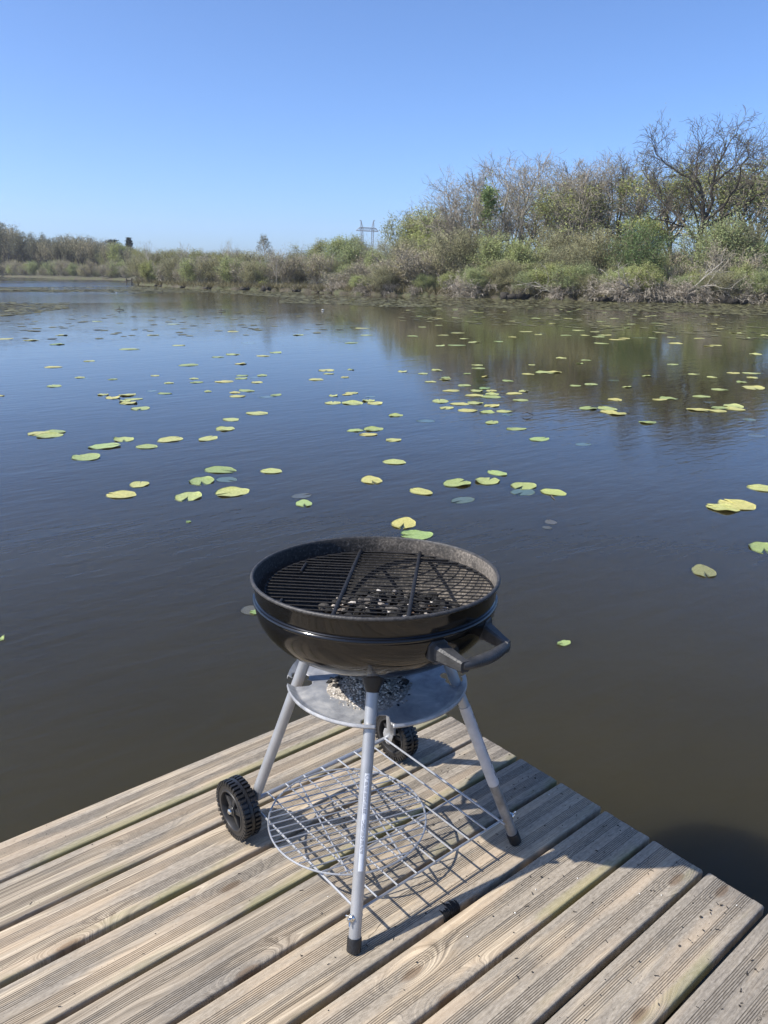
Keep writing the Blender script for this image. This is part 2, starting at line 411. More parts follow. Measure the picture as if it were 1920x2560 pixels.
# ------------------------------------------------------------------ jetty
PITCH, PW, PT = .15, .1368, .028
jetty = tag(empty('wooden_jetty', (-1.6, -.9, 0)), 'weathered grooved timber jetty with the kettle barbecue standing on its corner', 'jetty')
JL = -4.2
def plank_mesh(i):
    rp = random.Random(100 + i)
    # cross-section across the board: t from far edge (0) to near edge (PW); z; groove, edge flags
    sec = []
    b = .0055
    for k in range(5):
        a = PI / 2 * k / 4
        sec.append((b - b * math.cos(a) , -b + b * math.sin(a), 0, 0))
    def band(t0, n, pit, dep):
        for q in range(n):
            t = t0 + q * pit
            sec.append((t, 0, 0, 0)); sec.append((t + pit * .16, -dep, 1, 0)); sec.append((t + pit * .34, -dep, 1, 0)); sec.append((t + pit * .5, 0, 0, 0))
    n1 = rp.choice((6, 7, 7)); n2 = rp.choice((6, 7, 7))
    band(.026 + rp.uniform(-.004, .004), n1, .0046, .0010)
    sec.append((.064, 0, 0, 0)); sec.append((.074, 0, 0, 0))
    band(.084 + rp.uniform(-.004, .004), n2, .0046, .0010)
    sec.append((PW - .026, 0, 0, 0)); sec.append((PW - .018, 0, 0, .45)); 
    for k in range(5):
        a = PI / 2 * k / 4
        sec.append((PW - b + b * math.sin(a), -b + b * math.cos(a), 0, .6 + .1 * k))
    sec.append((PW, -PT, 0, 1)); sec.append((0, -PT, 0, .4))
    xe = rp.uniform(-.004, .003); ns = 36
    xs = [JL + (xe - JL) * (k / ns) for k in range(ns + 1)]
    xs[-1:] = [xe - .004, xe]
    mb = MB(); g = []; e = []
    ph = rp.uniform(0, 6); cup = rp.uniform(-.0006, .0012); y0 = -i * PITCH + rp.uniform(-.0012, .0012); zo = rp.uniform(-.0012, .0008)
    ns_ = len(sec)
    for k, x in enumerate(xs):
        wob = .0011 * math.sin(x * 2.1 + ph); zz = zo + .0008 * math.sin(x * 1.3 + ph * 2)
        last = k == len(xs) - 1
        for t, z, gr, ed in sec:
            u = t / PW - .5
            zl = z + zz + cup * (4 * u * u - .5)
            yy = y0 - t + wob
            if last:   # sawn end: eased arris, a little ragged
                zl -= .0022 if z > -.02 else 0
                xx = x + rp.uniform(-.0012, .0010)
            else: xx = x
            mb.v.append((xx, yy, zl)); g.append(gr); e.append(ed)
    for k in range(len(xs) - 1):
        for j in range(ns_):
            j2 = (j + 1) % ns_
            mb.f.append((k * ns_ + j, k * ns_ + j2, (k + 1) * ns_ + j2, (k + 1) * ns_ + j)); mb.m.append(0)
    mb.f.append(tuple(range(ns_ - 1, -1, -1))); mb.m.append(0)
    mb.f.append(tuple((len(xs) - 1) * ns_ + j for j in range(ns_))); mb.m.append(0)
    # object origin on the board itself so each board gets its own grain
    o = mb.build('plank', WOOD, None, True, 40)
    me = o.data
    for nm, arr in (('groove', g), ('edge', e)):
        at = me.attributes.new(nm, 'FLOAT', 'POINT'); at.data.foreach_set('value', arr)
    c = Vector((-1.6, y0 - PW / 2, 0))
    me.transform(Matrix.Translation(-c)); o.location = c - jetty.location; o.parent = jetty
    return o
PL = {i: plank_mesh(i) for i in range(-2, 14)}
DARKW = simple('wet_timber', (.06, .05, .036), .8, var=.4, scale=8)
for x in (-.32, -1.05, -1.8, -2.55, -3.3):
    m = MB(); m.box((x, -.82, -PT - .002 - .06), (.03, 1.12, .06)); m.build('joist', DARKW, jetty, False)
for x, y in ((-.32, .22), (-.32, -1.9), (-3.3, .22), (-3.3, -1.9)):
    m = MB(); m.tube([(x, y, -.155), (x, y, -2.0)], .055, 14); m.build('post', DARKW, jetty)
# charred bite in the near edge of one board, with lifted splinters
CHAR = simple('charred_wood', (.007, .006, .005), .85, var=.5, scale=90)
rp = random.Random(5); m = MB()
for k in range(15):
    x = -.571 + (k - 7) * .0034 + rp.uniform(-.001, .001)
    y1 = -3 * PITCH - PW
    y0 = y1 + rp.uniform(.016, .044) * (1 - .5 * abs(k - 7) / 7)
    m.tube([(x + rp.uniform(-.002, .002), y0, .0006), (x, (y0 + y1) / 2, .0022 + rp.uniform(-.001, .001)), (x, y1 + .003, .0002), (x, y1 - .0016, -.006), (x + rp.uniform(-.002, .002), y1 - .002, -.024)], [.0006, .0019, .0022, .0022, .0016], 5)
m.build('charred_patch', CHAR, PL[3]).location = (0, 0, 0)
for ch in PL[3].children:
    ch.matrix_parent_inverse = Matrix.Translation(-Vector(PL[3].location))
m = MB()
cr = [(-.782, -.548), (-.764, -.524), (-.745, -.522), (-.726, -.515), (-.705, -.510), (-.690, -.503)]
m.tube([(x, y, -.0004) for x, y in cr], [.0005, .0011, .0009, .0012, .0008, .0003], 5)
o = m.build('crack', CHAR, PL[3]); o.matrix_parent_inverse = Matrix.Translation(-Vector(PL[3].location))

# bits of dirt, seed husks and droppings lying on the boards
def boards_xy(rp, x0, x1, y0, y1):
    while True:
        x = rp.uniform(x0, x1); y = rp.uniform(y0, y1)
        t = (-y) % PITCH
        if .006 < t < PW - .008: return x, y
rp = random.Random(11); m = MB()
for k in range(520):
    x, y = boards_xy(rp, -.95, -.01, -1.35, -.16) if k < 400 else boards_xy(rp, -2.3, -.3, -1.3, .28)
    if k < 260: x = -abs(rp.gauss(0, .28)) - .01
    if x < -2.4: continue
    r = abs(rp.gauss(0, .0010)) + .0006
    m.lump((x, y, .0006 + r * .35), r, rp, 0, .6)
    if rp.random() < .25:
        a = rp.uniform(0, 6.28); L = rp.uniform(.003, .009)
        m.bar((x, y, .0016), (x + L * math.cos(a), y + L * math.sin(a), .0022), .0007, 5)
tag(m.build('debris', simple('dark_dirt', (.022, .017, .013), .9, var=.5, scale=200), None), 'scattered dark husks and crumbs of dirt on the jetty boards', 'debris', kind='stuff')
m = MB()
for k in range(26):
    x, y = boards_xy(rp, -.8, -.01, -1.3, -.2)
    m.lump((x, y, .0012), rp.uniform(.0008, .0024), rp, 0, .35)
tag(m.build('droppings', simple('white_dropping', (.7, .68, .62), .8), None), 'small white bird droppings and grit on the jetty end', 'droppings', kind='stuff')

# ------------------------------------------------------------------ kettle barbecue
BB = tag(empty('kettle_barbecue', (-.558, -.297, 0)), 'black kettle barbecue without its lid, open on four tubular legs at the jetty corner', 'barbecue')
AX = Vector((.0295, .0337, 1)).normalized()
E1 = Vector((0, 1, 0)).cross(AX).normalized(); E2 = AX.cross(E1)
RC = Vector((-.565, -.296, .74))
FR = (RC, E1, E2, AX)
def bw(phi, r, d):
    a = math.radians(phi); return RC + (E1 * math.cos(a) + E2 * math.sin(a)) * r - AX * d
prof = []
# rolled lip, straight band, bead, bowl (outer), then back up the inside
for k in range(9):
    a = PI * (1.0 - k / 8 * 1.35); prof.append((.2795 + .0042 * math.cos(a), .0042 * math.sin(a) - .002))
prof += [(.2775, -.0075), (.2765, -.012), (.2755, -.038), (.2745, -.041), (.2728, -.0425), (.2725, -.0450), (.2745, -.047)]
for k in range(7):
    a = PI / 2 - PI * k / 6; prof.append((.2752 + .0050 * math.cos(a), -.0520 + .0052 * math.sin(a)))
for k in range(1, 25):
    t = PI / 2 * k / 24; prof.append((max(.276 * math.cos(t), .0004), -.057 - .158 * math.sin(t)))
no = len(prof)
inner = [(.0004, -.2105)] + [(.271 * math.cos(PI / 2 * k / 24), -.055 - .1555 * math.sin(PI / 2 * k / 24)) for k in range(23, -1, -1)] + [(.2722, -.03), (.2735, -.006), (.2752, -.002)]
allp = prof + inner
m = MB(); m.lathe(allp, FR, 144, mis=[2] * 8 + [0] * (no - 9) + [1] * (len(inner) + 1))
bowl = m.build('bowl', [ENAMEL, SOOT, simple('worn_lip', (.035, .033, .031), .55, var=.7, scale=120, bump=.001, bscale=220)], BB, True, 30)
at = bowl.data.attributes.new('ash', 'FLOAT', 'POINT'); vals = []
lit_side = Vector((.91, -.41, 0))
for v in bowl.data.vertices:   # ash dust, with the paleness of the sunlit wall painted into its weight
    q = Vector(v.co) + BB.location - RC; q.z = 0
    vals.append(.5 + .5 * (q.normalized().dot(lit_side) if q.length > 1e-4 else 0))
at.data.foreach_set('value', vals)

# handle: two moulded brackets and a bowed grip
def rect(c, ex, ey, hx, hy, b=.3):
    pts = []
    for sx, sy in ((1, 1), (-1, 1), (-1, -1), (1, -1)):
        for q in ((1, 1 - b), (1 - b, 1)) if sx * sy > 0 else ((1 - b, 1), (1, 1 - b)):
            pts.append(c + ex * (sx * hx * q[0]) + ey * (sy * hy * q[1]))
    return pts
def radial(phi): a = math.radians(phi); return E1 * math.cos(a) + E2 * math.sin(a)
hd = MB(); hc = -85.5
tang = radial(hc + 90); outv = radial(hc)
ga = bw(-97.5, .326, .098); gb = bw(-72.5, .328, .098)
pts = []
for k in range(17):
    u = k / 16; s = math.sin(PI * u)
    pts.append(ga.lerp(gb, u) + outv * (.012 * s ** .7) - AX * (.002 * s))
hd.tube(pts, [.0105 + .0022 * math.sin(PI * k / 16) for k in range(17)], 14)
handle = hd.build('handle', HANDLE, BB)
for ph, gp, sg in ((-102, ga, -1), (-67.5, gb, 1)):
    b = MB(); secs = []
    root_ = bw(ph, .262, .083); rn = radial(ph)
    for u, hx, hy in ((0, .0190, .0185), (.18, .0180, .0178), (.55, .0150, .0150), (.9, .0118, .0122), (1.12, .0105, .0115)):
        c = root_.lerp(gp, u)
        secs.append(rect(c, radial(ph + 90), AX, hx, hy))
    b.loft(secs)
    # seat ring against the bowl
    c = bw(ph, .268, .083)
    b.loft([rect(c + rn * q, radial(ph + 90), AX, h, h * .98, .35) for q, h in ((-.012, .0225), (.008, .0225), (.010, .0205))])
    b.build('bracket', HANDLE, handle, True, 30)

# legs
FOOT = {'front': Vector((-.815, -.535, 0)), 'right': Vector((-.288, -.533, 0))}
TOP = {'front': Vector((-.675, -.419, .5)), 'right': Vector((-.43, -.411, .5))}
def along(a, b, z): t = (z - a.z) / (b.z - a.z); return a.lerp(b, t)
for nm in ('front', 'right'):
    a, b = FOOT[nm], TOP[nm]; p = lambda z: along(a, b, z); m = MB()
    if nm == 'front':
        m.tube([p(.020), p(.58)], .0134, 20)
        leg = m.build('leg', STEEL, BB)
        # printed strip down the camera-side of the tube: small type only, unreadable in the photo
        ax = (b - a).normalized(); view = Vector((-.72, -.68, 0)); view = (view - ax * view.dot(ax)).normalized(); sidev = ax.cross(view)
        s = MB(); n = 8
        def arc(z, q, r): return p(z) + (view * math.cos(q) + sidev * math.sin(q)) * r
        q0, q1 = -.12, .72
        vs_ = []; 
        for z in (.165, .36):
            for k in range(n + 1): vs_.append(arc(z, q0 + (q1 - q0) * k / n, .01365))
        s.add(vs_, [(k, k + 1, n + 2 + k, n + 1 + k) for k in range(n)])
        st = s.build('label_strip', STICK, leg)
        t = MB(); rp = random.Random(3)
        for row in range(3):
            q = q0 + .16 + row * .17; z = .20
            while z < .345:
                L = rp.uniform(.003, .010)
                if not (.262 < z < .272):
                    t.add([arc(z, q - .035, .0138), arc(z, q + .035, .0138), arc(z + L, q + .035, .0138), arc(z + L, q - .035, .0138)], [(0, 1, 2, 3)])
                z += L + rp.uniform(.0012, .003)
        for z in (.285, .352):
            cpt = [arc(z + .004 * math.sin(6.283 * k / 12), (q0 + q1) / 2 + .30 * math.cos(6.283 * k / 12), .0138) for k in range(12)]
            t.tube(cpt, .0004, 4, closed=True)
        t.build('small_print', INK, leg, False)
    else:
        m.tube([p(.020), p(.595)], .0128, 20)
        leg = m.build('leg', STEEL, BB)
        s = MB(); s.tube([p(.176), p(.395)], .0141, 24); wr = s.build('wrap', WRAP, leg)
        # scuffed seam down the wrap
        ax = (b - a).normalized(); sv = ax.cross(Vector((-.7, -.7, 0))).normalized(); bk = sv.cross(ax)
        t = MB(); rp = random.Random(9)
        for k in range(70):
            z = rp.uniform(.19, .385); q = rp.gauss(0, .12); L = rp.uniform(.002, .012)
            d = (sv * (math.cos(q + .25)) + bk * math.sin(q + .25))
            sgn = 1 if d.dot(RIGHT) > 0 else -1
            c = p(z) + d * sgn * .0141
            t.tube([c, p(z + L) + d * sgn * .0141], .0005, 4)
        t.build('scuff', INK, leg)
        s = MB(); s.tube([p(.022), p(.176)], .0130, 20); s.build('scraped_sleeve', WORN, leg)
    c = MB(); ax = (b - a).normalized()
    c.tube([p(0) + Vector((0, 0, .0005)), p(.003), p(.027), p(.030), p(.0302)], [.0135, .0158, .0160, .0155, .0138], 20); c.build('foot_cap', PLASTIC, leg)
    # wing bolt holding the shelf
    out = Vector((-1, -.12, 0)) if nm == 'front' else Vector((1, -.12, 0))
    side = out.cross(Vector((0, 0, 1))).normalized()
    q = p(.075); wb = MB()
    wb.tube([q - out * .018, q + out * .026], .003, 8)
    wb.tube([q + out * .0125, q + out * .0165], .0085, 14)
    wb.tube([q + out * .0165, q + out * .023], .0052, 10)
    for sg in (-1, 1): wb.tube([q + out * .020, q + out * .023 + (side * sg * .35 + Vector((0, 0, sg * .9))) * .009, q + out * .026 + (side * sg * .35 + Vector((0, 0, sg * .9))) * .013], [.002, .0026, .0014], 6)
    wb.build('wing_bolt', CHROME, leg)
    k = MB(); t0 = p(.578 if nm == 'front' else .59)
    k.tube([p(.522), p(.527), p(.545), p(.580)], [.0150, .0165, .0240, .0275], 22); k.build('socket', PLASTIC, leg)

# rear legs end flattened on the axle
WZ, WY = .078, -.055
WX = {'left': -.818, 'back': -.286}
REAR = {'left': (Vector((-.785, -.080, .10)), Vector((-.688, -.180, .5))), 'back': (Vector((-.324, -.080, .10)), Vector((-.428, -.183, .5)))}
for nm in ('left', 'back'):
    a, b = REAR[nm]; p = lambda z: along(a, b, z); m = MB()
    m.tube([p(.135), p(.59)], .0134, 20)
    ax = (b - a).normalized()
    xs = Vector((1, 0, 0)); ys = (Vector((0, 1, 0)) - ax * ax.y).normalized()
    def oval(c, hx, hy, n=16): return [c + Vector((1, 0, 0)) * (hx * math.cos(2 * PI * k / n)) + ys * (hy * math.sin(2 * PI * k / n)) for k in range(n)]
    cx = -.786 if nm == 'left' else -.3185
    m.loft([oval(p(.140), .0134, .0134), oval(p(.115), .008, .0165), oval(Vector((cx, WY - .006, .100)), .0022, .019), oval(Vector((cx, WY, .080)), .0018, .019), oval(Vector((cx, WY, .066)), .0018, .015), oval(Vector((cx, WY, .058)), .0015, .006)])
    leg = m.build('leg', STEEL, BB, True, 40)
    k = MB(); k.tube([p(.522), p(.527), p(.545), p(.580)], [.0150, .0165, .0240, .0275], 22); k.build('socket', PLASTIC, leg)

# wheels
def wheel(x, outer):
    fr = (Vector((x, WY, WZ)), Vector((0, 1, 0)), Vector((0, 0, 1)), Vector((1, 0, 0)))
    W = .0215
    m = MB()
    m.lathe([(.056, -W), (.068, -W * 1.0), (.0715, -W * .86), (.0725, -W * .5), (.0735, -.0045), (.0765, -.0042), (.0765, .0042), (.0735, .0045), (.0725, W * .5), (.0715, W * .86), (.068, W), (.056, W), (.055, 0)], fr, 72, closed=True)
    for s in (-1, 1):   # chunky tread blocks, the two rows staggered
        for k in range(38):
            q = 2 * PI * (k + (.5 if s > 0 else 0)) / 38
            rd = Vector((0, math.cos(q), math.sin(q))); tg = Vector((0, -math.sin(q), math.cos(q))); X = Vector((1, 0, 0))
            c = fr[0] + rd * .0735 + X * s * (W * .62)
            m.box(c, (W * .39, .0038, .0046), (X, tg, rd), taper=.88)
            c = fr[0] + rd * .0705 + X * s * (W * .995)
            m.box(c, (.0016, .0038, .0052), (X, tg, rd))
    wh = m.build('wheel', RUBBER, BB, True, 30)
    r = MB()
    for s in (-1, 1):
        r.lathe([(.0565, s * W * .92), (.0548, s * W * 1.06), (.0505, s * W * 1.06), (.0488, s * W * .92), (.0478, s * W * .2)], fr, 64)
    r.lathe([(.0565, -W * .9), (.0565, W * .9)], fr, 64)
    r.lathe([(.0488, -.002), (.0488, .002), (.0478, .003), (.0478, -.003)], fr, 64, closed=True)
    r.lathe([(.0145, -W * .95), (.0145, W * .95), (.0055, W * .95), (.0055, -W * .95)], fr, 32, closed=True)
    for k in range(5):
        q = 2 * PI * k / 5 + .5
        rd = Vector((0, math.cos(q), math.sin(q))); tg = Vector((0, -math.sin(q), math.cos(q))); X = Vector((1, 0, 0))
        c0 = fr[0] + rd * .013; c1 = fr[0] + rd * .0485
        r.loft([rect(c0, X, tg, W * .80, .0070, .2), rect(c1, X, tg, W * .62, .0052, .2)])
    # thin web closing part of the dish
    r.lathe([(.013, -.003), (.036, -.003), (.036, .003), (.013, .003)], fr, 48, closed=True)
    r.build('rim', RIMP, wh, True, 30)
    return wh
wheel(WX['left'], -1); wheel(WX['back'], 1)
m = MB(); m.tube([(WX['left'] - .0235, WY, WZ), (WX['back'] + .0235, WY, WZ)], .0042, 12)
m.tube([(-.785, WY, WZ), (-.319, WY, WZ)], .0062, 12)
m.build('axle', WIRE, BB)
for sx, x in ((-1, WX['left'] - .0245), (1, WX['back'] + .0245)):
    m = MB(); m.tube([(x + sx * -.003, WY, WZ), (x, WY, WZ), (x + sx * .003, WY, WZ), (x + sx * .0055, WY, WZ)], [.0078, .0078, .0068, .003], 16); m.build('axle_cap', CHROME, BB)

# wire shelf between axle and front legs
SZ = .075
m = MB()
m.bar((-.788, -.513, SZ), (-.318, -.513, SZ), .0029)
m.bar((-.784, -.372, SZ - .004), (-.326, -.372, SZ - .004), .0026)
for x in (-.786, -.331): m.bar((x, WY - .004, SZ + .006), (x, -.528, SZ), .0029)
for k in range(7): m.bar((-.386 - .0577 * k, WY - .002, SZ + .009), (-.386 - .0577 * k, -.5155, SZ + .0045), .0023)
m.build('shelf', WIRE, BB)

# ash tray
TZ = .455; TC = Vector((-.553, -.289, TZ)); TR = .217
n = 360; rad = [0.0004] + [.012 * k for k in range(1, 13)] + [.15 + .003 * k for k in range(0, 18)] + [.2035, .2060, .209, .212, .2145, .2160, .2166, .2162]
def tz(r):
    if r <= .060: return -.006 + .004 * (r / .06) ** 2
    if r <= .064: return -.0005
    if r <= .196: return 0
    if r <= .2146: return .0115 * ((r - .196) / .0186)
    return .0115 - .006 * ((r - .2146) / .002)
SL = [-133.5, -40.5, 137.5, 43.5]
m = MB(); idx = {}
for j, r in enumerate(rad):
    for i in range(n):
        q = 2 * PI * i / n
        hh = tz(r) if j < len(rad) - 1 else .0025
        m.v.append(tuple(TC + Vector((r * math.cos(q), r * math.sin(q), hh))))
def inslot(r, q):
    for s in SL:
        d = (q - math.radians(s) + PI) % (2 * PI) - PI
        u, v = r * math.cos(d), r * math.sin(d)
        if math.hypot(u - .186, v) < .0205: return True          # hole round the leg
        d = (q - math.radians(s + 8.5) + PI) % (2 * PI) - PI
        u, v = r * math.cos(d), r * math.sin(d)
        if abs(d) < 1 and u > .170 and abs(v) < .0165 + .004 * max(0, min(1, (u - .19) / .03)): return True   # way in from the rim
        if abs(d) < 1 and math.hypot(u - .172, v) < .0165: return True
    return False
for j in range(len(rad) - 1):
    for i in range(n):
        if inslot((rad[j] + rad[j + 1]) / 2, 2 * PI * (i + .5) / n): continue
        i2 = (i + 1) % n
        m.f.append((j * n + i, (j + 1) * n + i, (j + 1) * n + i2, j * n + i2)); m.m.append(0)
tray = m.build('ash_tray', ZINC, BB, True, 50)
md = tray.modifiers.new('thick', 'SOLIDIFY'); md.thickness = .0014; md.offset = -1
m = MB(); m.bar(bw(0, 0, .21), (TC.x, TC.y, TZ - .008), .004); m.build('tray_rod', STEEL, BB)

# ------------------------------------------------------------------ loose things on and in the barbecue
# cooking grate resting inside the rim
GC = RC - AX * .034 + E1 * .004 - E2 * .010; GR = .260
root = tag(empty('cooking_grate', GC), 'round blackened cooking grate with two thick cross bars resting inside the kettle bowl', 'grate')
def gpt(u, v, h=0, rot=-45.5):
    a = math.radians(rot); U = E1 * math.cos(a) + E2 * math.sin(a); V = -E1 * math.sin(a) + E2 * math.cos(a)
    return GC + U * u + V * v + AX * h
m = MB(); m.tube([gpt(GR * math.cos(2 * PI * k / 96), GR * math.sin(2 * PI * k / 96)) for k in range(96)], .0030, 8, closed=True)
m.build('ring', GRATEW, root)
m = MB(); rp = random.Random(4)
for k in range(25):
    v = -.249 + k * .02075
    L = math.sqrt(max(GR * GR - v * v, 1e-6))
    bow = rp.uniform(-.0015, .0015)
    m.tube([gpt(-L, v, .003), gpt(-L * .33, v, .003 + bow), gpt(L * .33, v, .003 - bow * .5), gpt(L, v, .003)], .0017, 8)
m.build('wires', GRATEW, root)
m = MB()
for u in (-.075, .079):
    L = math.sqrt(GR * GR - u * u) - .004
    m.tube([gpt(u, -L, .0075), gpt(u, L, .0075)], .0046, 10)
for u, v0, v1 in ((-.196, .060, .122), (-.199, -.150, -.125)): m.tube([gpt(u, v0, .0068), gpt(u, v1, .0068)], .0030, 8)
m.build('cross_bars', GRATEW, root)

# embers: black charcoal with white ash crumbs lying on a fire grate low in the bowl
rp = random.Random(21); cb = MB(); wa = MB()
def floor_d(r): return .057 + .155 * math.sqrt(max(0, 1 - (r / .272) ** 2)) - .006
for k in range(420):
    r = .20 * math.sqrt(rp.random()); a = rp.uniform(0, 2 * PI)
    u, v = r * math.cos(a) + .035, r * math.sin(a) - .045
    rr = math.hypot(u, v)
    if rr > .225: continue
    s = rp.uniform(.006, .021)
    d = min(floor_d(rr), .125) - rp.random() * .028 * (1 - rr / .25) - s * .3
    c = RC + E1 * u + E2 * v - AX * d
    cb.lump(c, s, rp, 0, .8)
    if rp.random() < (.34 if v < -.03 else .16):
        c2 = c + AX * (s * .5) + E1 * rp.uniform(-.012, .012) + E2 * rp.uniform(-.012, .012)
        wa.lump(c2, rp.uniform(.003, .0125), rp, 0, .55)
COALM = lumps_mat('charcoal', [(0, (.003, .003, .003)), (.6, (.009, .009, .009)), (.85, (.03, .028, .026)), (1, (.12, .11, .1))])
ASHM = lumps_mat('ash_crumb', [(0, (.16, .14, .12)), (.45, (.42, .38, .33)), (1, (.78, .74, .68))])
bed = MB(); nr, na = 16, 48
for i in range(nr + 1):
    for j in range(na):
        r = .205 * i / nr; a = 2 * PI * j / na
        u, v = r * math.cos(a) + .012, r * math.sin(a) - .012; rr = math.hypot(u, v)
        d = min(floor_d(rr) - .002, .150) - .022 * math.exp(-(rr / .11) ** 2) - rp.uniform(0, .006) * (i < nr)
        bed.v.append(tuple(RC + E1 * u + E2 * v - AX * d))
for i in range(nr):
    for j in range(na): bed.f.append((i * na + j, (i + 1) * na + j, (i + 1) * na + (j + 1) % na, i * na + (j + 1) % na)); bed.m.append(0)
bm_ = NT('ash_bed'); bo = bm_.obj(); bf = bm_.noise(bo, 26, 5, .7); bg_ = bm_.noise(bo, 9, 3)
bc = bm_.ramp(bf, [(.30, (.007, .007, .007)), (.46, (.06, .048, .040)), (.58, (.22, .185, .155)), (.72, (.50, .45, .39))])
bc = bm_.mix(bm_.math('MULTIPLY', bm_.step(bg_, .54, .66), .55), bc, (.13, .06, .032))
bm_.p(Base_Color=bc, Roughness=.95, Normal=bm_.bump(bf, .012))
tag(bed.build('ash_bed', bm_.mat, None, True, 0), 'bed of grey and rusty-brown ash lying in the bowl under the charcoal', 'ash', kind='stuff')
tag(cb.build('charcoal', COALM, None, False), 'burnt black charcoal lying in the bowl below the cooking grate', 'charcoal', kind='stuff')
tag(wa.build('ash', ASHM, None, False), 'white ash crumbs on the charcoal inside the bowl', 'ash', kind='stuff')
# second heap, fallen through onto the tray
cb = MB(); wa = MB(); TAN = lumps_mat('pale_ash', [(0, (.20, .165, .13)), (.4, (.46, .41, .34)), (1, (.80, .75, .66))])
nr, na = 12, 40
for i in range(nr + 1):
    for j in range(na):
        r = .098 * i / nr * (1 + .12 * math.sin(3 * j * 2 * PI / na + 1) + .07 * math.sin(5 * j * 2 * PI / na)); a = 2 * PI * j / na
        wa.v.append((TC.x - .036 + r * math.cos(a), TC.y - .018 + r * math.sin(a), TZ + .0004 + .017 * math.exp(-(r / .05) ** 2) * rp.uniform(.75, 1.1) - (.0012 if i == nr else 0)))
for i in range(nr):
    for j in range(na): wa.f.append((i * na + j, (i + 1) * na + j, (i + 1) * na + (j + 1) % na, i * na + (j + 1) % na)); wa.m.append(1)
for k in range(3000):
    u, v = rp.gauss(0, .042), rp.gauss(0, .042)
    if math.hypot(u, v) > .105: continue
    hgt = .026 * math.exp(-(u * u + v * v) / (2 * .045 ** 2)) * rp.random()
    c = Vector((TC.x - .036 + u, TC.y - .018 + v, TZ - .002 + hgt))
    # split along the line of the heap: charcoal behind, pale ash in front
    side = (u * .62 + v * .78) + rp.gauss(0, .018)
    right = (u * .77 - v * .64)
    if side > .020 and rp.random() < .20: cb.lump(c, abs(rp.gauss(0, .0042)) + .0025, rp, 0, .7)
    elif right > .03 and rp.random() < .05: cb.lump(c, rp.uniform(.002, .006), rp, 0, .7)
    else: wa.lump(c, abs(rp.gauss(0, .0019)) + .0009, rp, 0, .7)
tag(cb.build('charcoal', COALM, None, False), 'black charcoal bits heaped on the round metal tray under the bowl', 'charcoal', kind='stuff')
pm_ = NT('ash_powder'); po = pm_.obj(); pf = pm_.noise(po, 70, 5, .7)
pm_.p(Base_Color=pm_.ramp(pf, [(.3, (.10, .09, .08)), (.5, (.34, .31, .27)), (.7, (.62, .58, .52))]), Roughness=.95, Normal=pm_.bump(pf, .006))
tag(wa.build('ash', [TAN, pm_.mat], None, False), 'pale ash heap fallen onto the round metal tray under the bowl', 'ash', kind='stuff')

# spare round wire grate lying on the shelf
SC_ = Vector((-.630, -.270, .0885)); SR = .1965
root = tag(empty('wire_grate', SC_), 'bare silver round wire grate lying on the lower wire shelf of the barbecue', 'grate')
def spt(u, v, h=0):
    a = math.radians(-16); return SC_ + Vector((math.cos(a) * u - math.sin(a) * v, math.sin(a) * u + math.cos(a) * v, h + u * -.004))
m = MB(); m.tube([spt(SR * math.cos(2 * PI * k / 80), SR * math.sin(2 * PI * k / 80)) for k in range(80)], .0024, 8, closed=True); m.build('ring', WIRE, root)
m = MB()
for k in range(17):
    v = -.176 + k * .022; L = math.sqrt(SR * SR - v * v); m.bar(spt(-L, v, .0030), spt(L, v, .0030), .0017, 7)
m.build('wires', WIRE, root)
m = MB()
for u in (-.068, .068):
    L = math.sqrt(SR * SR - u * u); m.bar(spt(u, -L, -.0005), spt(u, L, -.0005), .0023, 8)
m.build('cross_bars', WIRE, root)

# ------------------------------------------------------------------ pond and ground
SHORE = [(0, 260), (8, 250), (14.4, 224), (17.95, 180), (22.44, 153), (22.60, 111), (26.38, 88), (32.4, 79.4), (39.8, 68.2), (46.6, 63.4), (56.4, 59.3), (64.9, 61), (80, 48), (100, 36), (130, 26), (170, 20), (215, 18), (255, 24), (290, 60), (330, 170), (360, 260)]
def shore(az):
    az %= 360
    for (a, d), (b, e) in zip(SHORE, SHORE[1:]):
        if a <= az <= b: return d + (e - d) * (az - a) / (b - a)
rp = random.Random(2)
azs = []; a = 0.0
while a < 360:
    azs.append(a); a += .25 if 10 <= a < 72 else 3.0
offs = [(-900, -2.0), (-9, -1.4), (-3, -.7), (-.7, -.12), (.05, .10), (.5, .28), (2, .38), (6, .5), (14, .6), (40, .9), (120, 1.5), (400, 1.5), (2600, 1.0)]
m = MB(); k = len(offs)
for a in azs:
    ds = shore(a) + (math.sin(a * 5.1) + math.sin(a * 11.7 + 1)) * .35 + rp.uniform(-.25, .25)
    for o_, h in offs:
        d = max(ds + o_, .5); t = math.radians(a)
        m.v.append((CAMP.x + math.sin(t) * d, CAMP.y + math.cos(t) * d, ZW + h + (rp.uniform(-.06, .10) if h > .05 else 0)))
for i in range(len(azs)):
    i2 = (i + 1) % len(azs)
    for j in range(k - 1): m.f.append((i * k + j, i * k + j + 1, i2 * k + j + 1, i2 * k + j)); m.m.append(0)
gm = NT('bank_soil'); go = gm.n('ShaderNodeNewGeometry').outputs['Position']
gm.p(Base_Color=gm.mix(gm.step(gm.noise(go, .7, 5, .6), .42, .6), gm.ramp(gm.noise(go, 4, 4), [(.3, (.035, .029, .018)), (.7, (.085, .072, .045))]), (.06, .065, .026)), Roughness=.95)
tag(m.build('ground', gm.mat, None, True, 0), kind='structure')
m = MB(); m.add([(-420, -420, ZW), (420, -420, ZW), (420, 420, ZW), (-420, 420, ZW)], [(0, 1, 2, 3)])
tag(m.build('water', WATER, None, False, 0), kind='structure')

